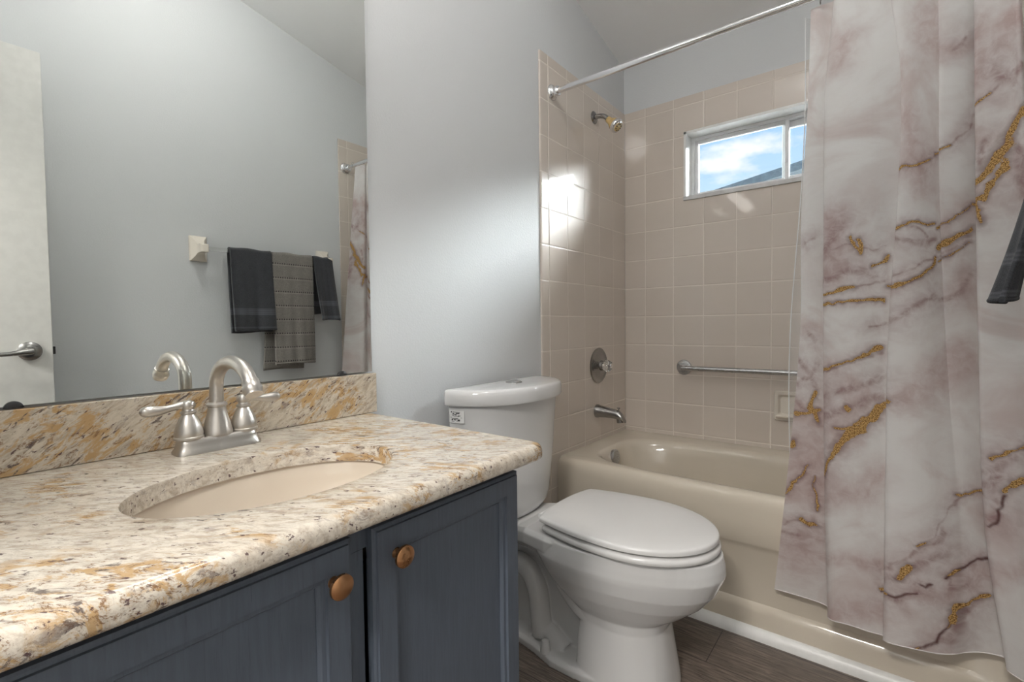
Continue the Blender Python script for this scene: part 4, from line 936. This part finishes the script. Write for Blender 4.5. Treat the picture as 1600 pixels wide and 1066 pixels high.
m.build('sticker_print', m_plain('black_print', (.03, .03, .03), .6), sk_, smooth=False)

# seat and lid
def lidring(k, z, x0=.284, x1=.803, hw=.203, wb=.158, n=72):
    """straight back edge with small corners, widest at two fifths, elliptical nose"""
    xm = .545; side = []
    for i in range(n+1):
        x = x0+k + (x1-x0-2*k)*(1-math.cos(math.pi*i/n))/2
        if x > xm: w = (hw-k)*math.sqrt(max(0, 1-((x-xm)/(x1-k-xm))**2.08))
        else: t = (xm-x)/(xm-x0-k); w = (hw-k) - (hw-wb)*t**1.9
        w *= min(1.0, ((x-x0-k)/.022+1e-6))**.38 if x < x0+k+.022 else 1.0
        side.append((x, w))
    return [(x, TYC-w, z) for x, w in side] + [(x, TYC+w, z) for x, w in reversed(side[1:-1])]
def sr(k, z): return lidring(k, z, .296, .808, .204, .160)
m = MB(); m.loft([sr(.008, .4455), sr(.002, .4475), sr(.0, .452), sr(.0, .458), sr(.003, .4635), sr(.010, .467)])
st = m.build('seat', MAT['seatw'], to)
for x, y in ((.60, .155), (.60, -.155), (.36, .13), (.36, -.13)):
    m = MB(); m.lathe([(.0, 0), (.008, 0), (.008, .004), (.0, .004)], (x, TYC+y, .4395), n=16); m.build('bumper', MAT['seatw'], st)
m = MB(); m.loft([lidring(.013, .4722), lidring(.003, .4732), lidring(.0, .476), lidring(.0, .484), lidring(.0012, .4875), lidring(.004, .490), lidring(.010, .4915), lidring(.05, .4930), lidring(.12, .4938)])
m.build('seat_lid', MAT['seatw'], to)
for sg in (-1, 1):
    m = MB(); m.lathe([(.0, .0), (.015, .0), (.015, .006), (.009, .010), (.007, .04), (.0, .04)], (.272, TYC+sg*.085, .422), n=24); m.tube([(.275, TYC+sg*.115, .468), (.275, TYC+sg*.055, .468)], .009, 18); m.box(.275, .31, TYC+sg*.085-.02, TYC+sg*.085+.02, .463, .471)
    m.build('hinge', MAT['seatw'], to, bevel=.002)

# ================================================================== TOWELS
BX, BZ = W-.075, 1.488
br = thing('towel_bar', (W, -1.3, 1.49), 'clear towel bar between bone ceramic posts on the right wall', 'towel bar')
for y in (-1.615, -.955):
    m = MB()
    def sq(x, h, hz, dz=0): return [(x, y + a*h, BZ+.005+dz + b*hz) for a, b in ((-1, -1), (1, -1), (1, 1), (-1, 1))]
    m.loft([sq(W+.0077, .038, .062), sq(W-.006, .038, .062), sq(W-.012, .034, .058), sq(W-.022, .022, .040), sq(W-.040, .0165, .024, -.002), sq(W-.060, .0165, .020, -.004), sq(W-.092, .0165, .020, -.005), sq(W-.096, .013, .016, -.005)])
    m.build('post', MAT['ceramic'], br, bevel=.004)
m = MB(); m.box(BX-.010, BX+.010, -1.600, -.970, BZ-.010, BZ+.010); m.build('bar', MAT['acrylic'], br, smooth=False, bevel=.003)
def towel(name, y0, y1, zf, zb, mat, label, th=.010, flare=0.0, taper=0.0, skew=0.0, layers=1, seed=0, ny=36, yshift_back=0.0, gap=0.0, bunch=0.0, flare_y=0.0, back_off=0.0):
    """cloth folded over the bar; zf / zb = heights of the front and back hems"""
    t = thing(name, ((BX), (y0+y1)/2, BZ+.01), label, 'towel', 'towels on the towel bar')
    rg_ = random.Random(seed); ph = [rg_.random()*6.28 for _ in range(6)]
    r0 = .0165 + gap; path = []      # (dx toward the room, z, progress front(+)/back(-))
    nz_ = 40
    for i in range(nz_+1): path.append((-1, zb + (BZ-zb)*i/nz_, 1 - i/nz_))
    for i in range(1, 12): a = math.pi*i/12; path.append((math.cos(a)*-1, BZ + r0*math.sin(a), 0))
    for i in range(nz_+1): path.append((1, BZ - (BZ-zf)*i/nz_, i/nz_))
    rows = []
    for sd_, z, p in path:
        row = []
        for j in range(ny+1):
            s_ = j/ny; y = y0 + (y1-y0)*s_
            yc = (y0+y1)/2; y = yc + (y-yc)*(1 + (taper if sd_ > 0 else taper*.5)*p) + skew*p
            if sd_ < 0: y += yshift_back*p
            off = r0*sd_
            wv = (math.sin(s_*7+ph[0])*.5 + math.sin(s_*13+ph[1])*.3)*(.004+.010*p) + math.sin(s_*25+ph[2])*.0016
            if bunch: wv += bunch*(.35+.65*p)*math.sin(s_*9.4+.6)*1.0
            if sd_ > 0.5: off += flare*p**1.3 + wv*(.25+p)
            elif sd_ < -.5: off -= .012*p - wv*.5*p + back_off*min(1, p*3)
            hem = .003*math.sin(s_*5+ph[3])*p
            row.append((BX - off, y + (flare_y*p if sd_ > 0 else 0), z + hem + .0025*math.sin(s_*9+ph[4])*(p == 0)))
        rows.append(row)
    m = MB(); m.loft(rows, False, False, closed=False)
    o = m.build('towel_cloth', mat, t, solid=th, subsurf=0)
    o.modifiers['solid'].use_rim = True
    m = MB(); m.tube([(p[0], p[1], p[2]) for p in rows[-1]], th*.62, 10); m.build('hem', mat, t)
    return t
towel('hand_towel', -1.505, -1.300, 1.090, 1.075, _towel('charcoal_terry', (.058, .061, .069), ((1.165, 1.200), (1.096, 1.105))), 'wide charcoal towel at the left of the bar, beside the grey towel', seed=3, skew=.008, flare=.012, yshift_back=.006)
towel('bath_towel', -1.295, -1.068, .905, .868, _towel('taupe_terry', (.25, .232, .212), (), (.955, .0755, .0125)), 'taupe grey towel with dotted rows hanging between two charcoal towels', seed=5, skew=.002, flare=.016, yshift_back=-.035, back_off=.015)
towel('hand_towel', -1.060, -.945, 1.145, 1.175, _towel('charcoal_terry_bunched', (.058, .061, .069), ((1.222, 1.252), (1.150, 1.165))), 'narrow bunched charcoal towel at the bathtub end of the bar', seed=9, skew=.012, flare=.052, bunch=.010, taper=.05)
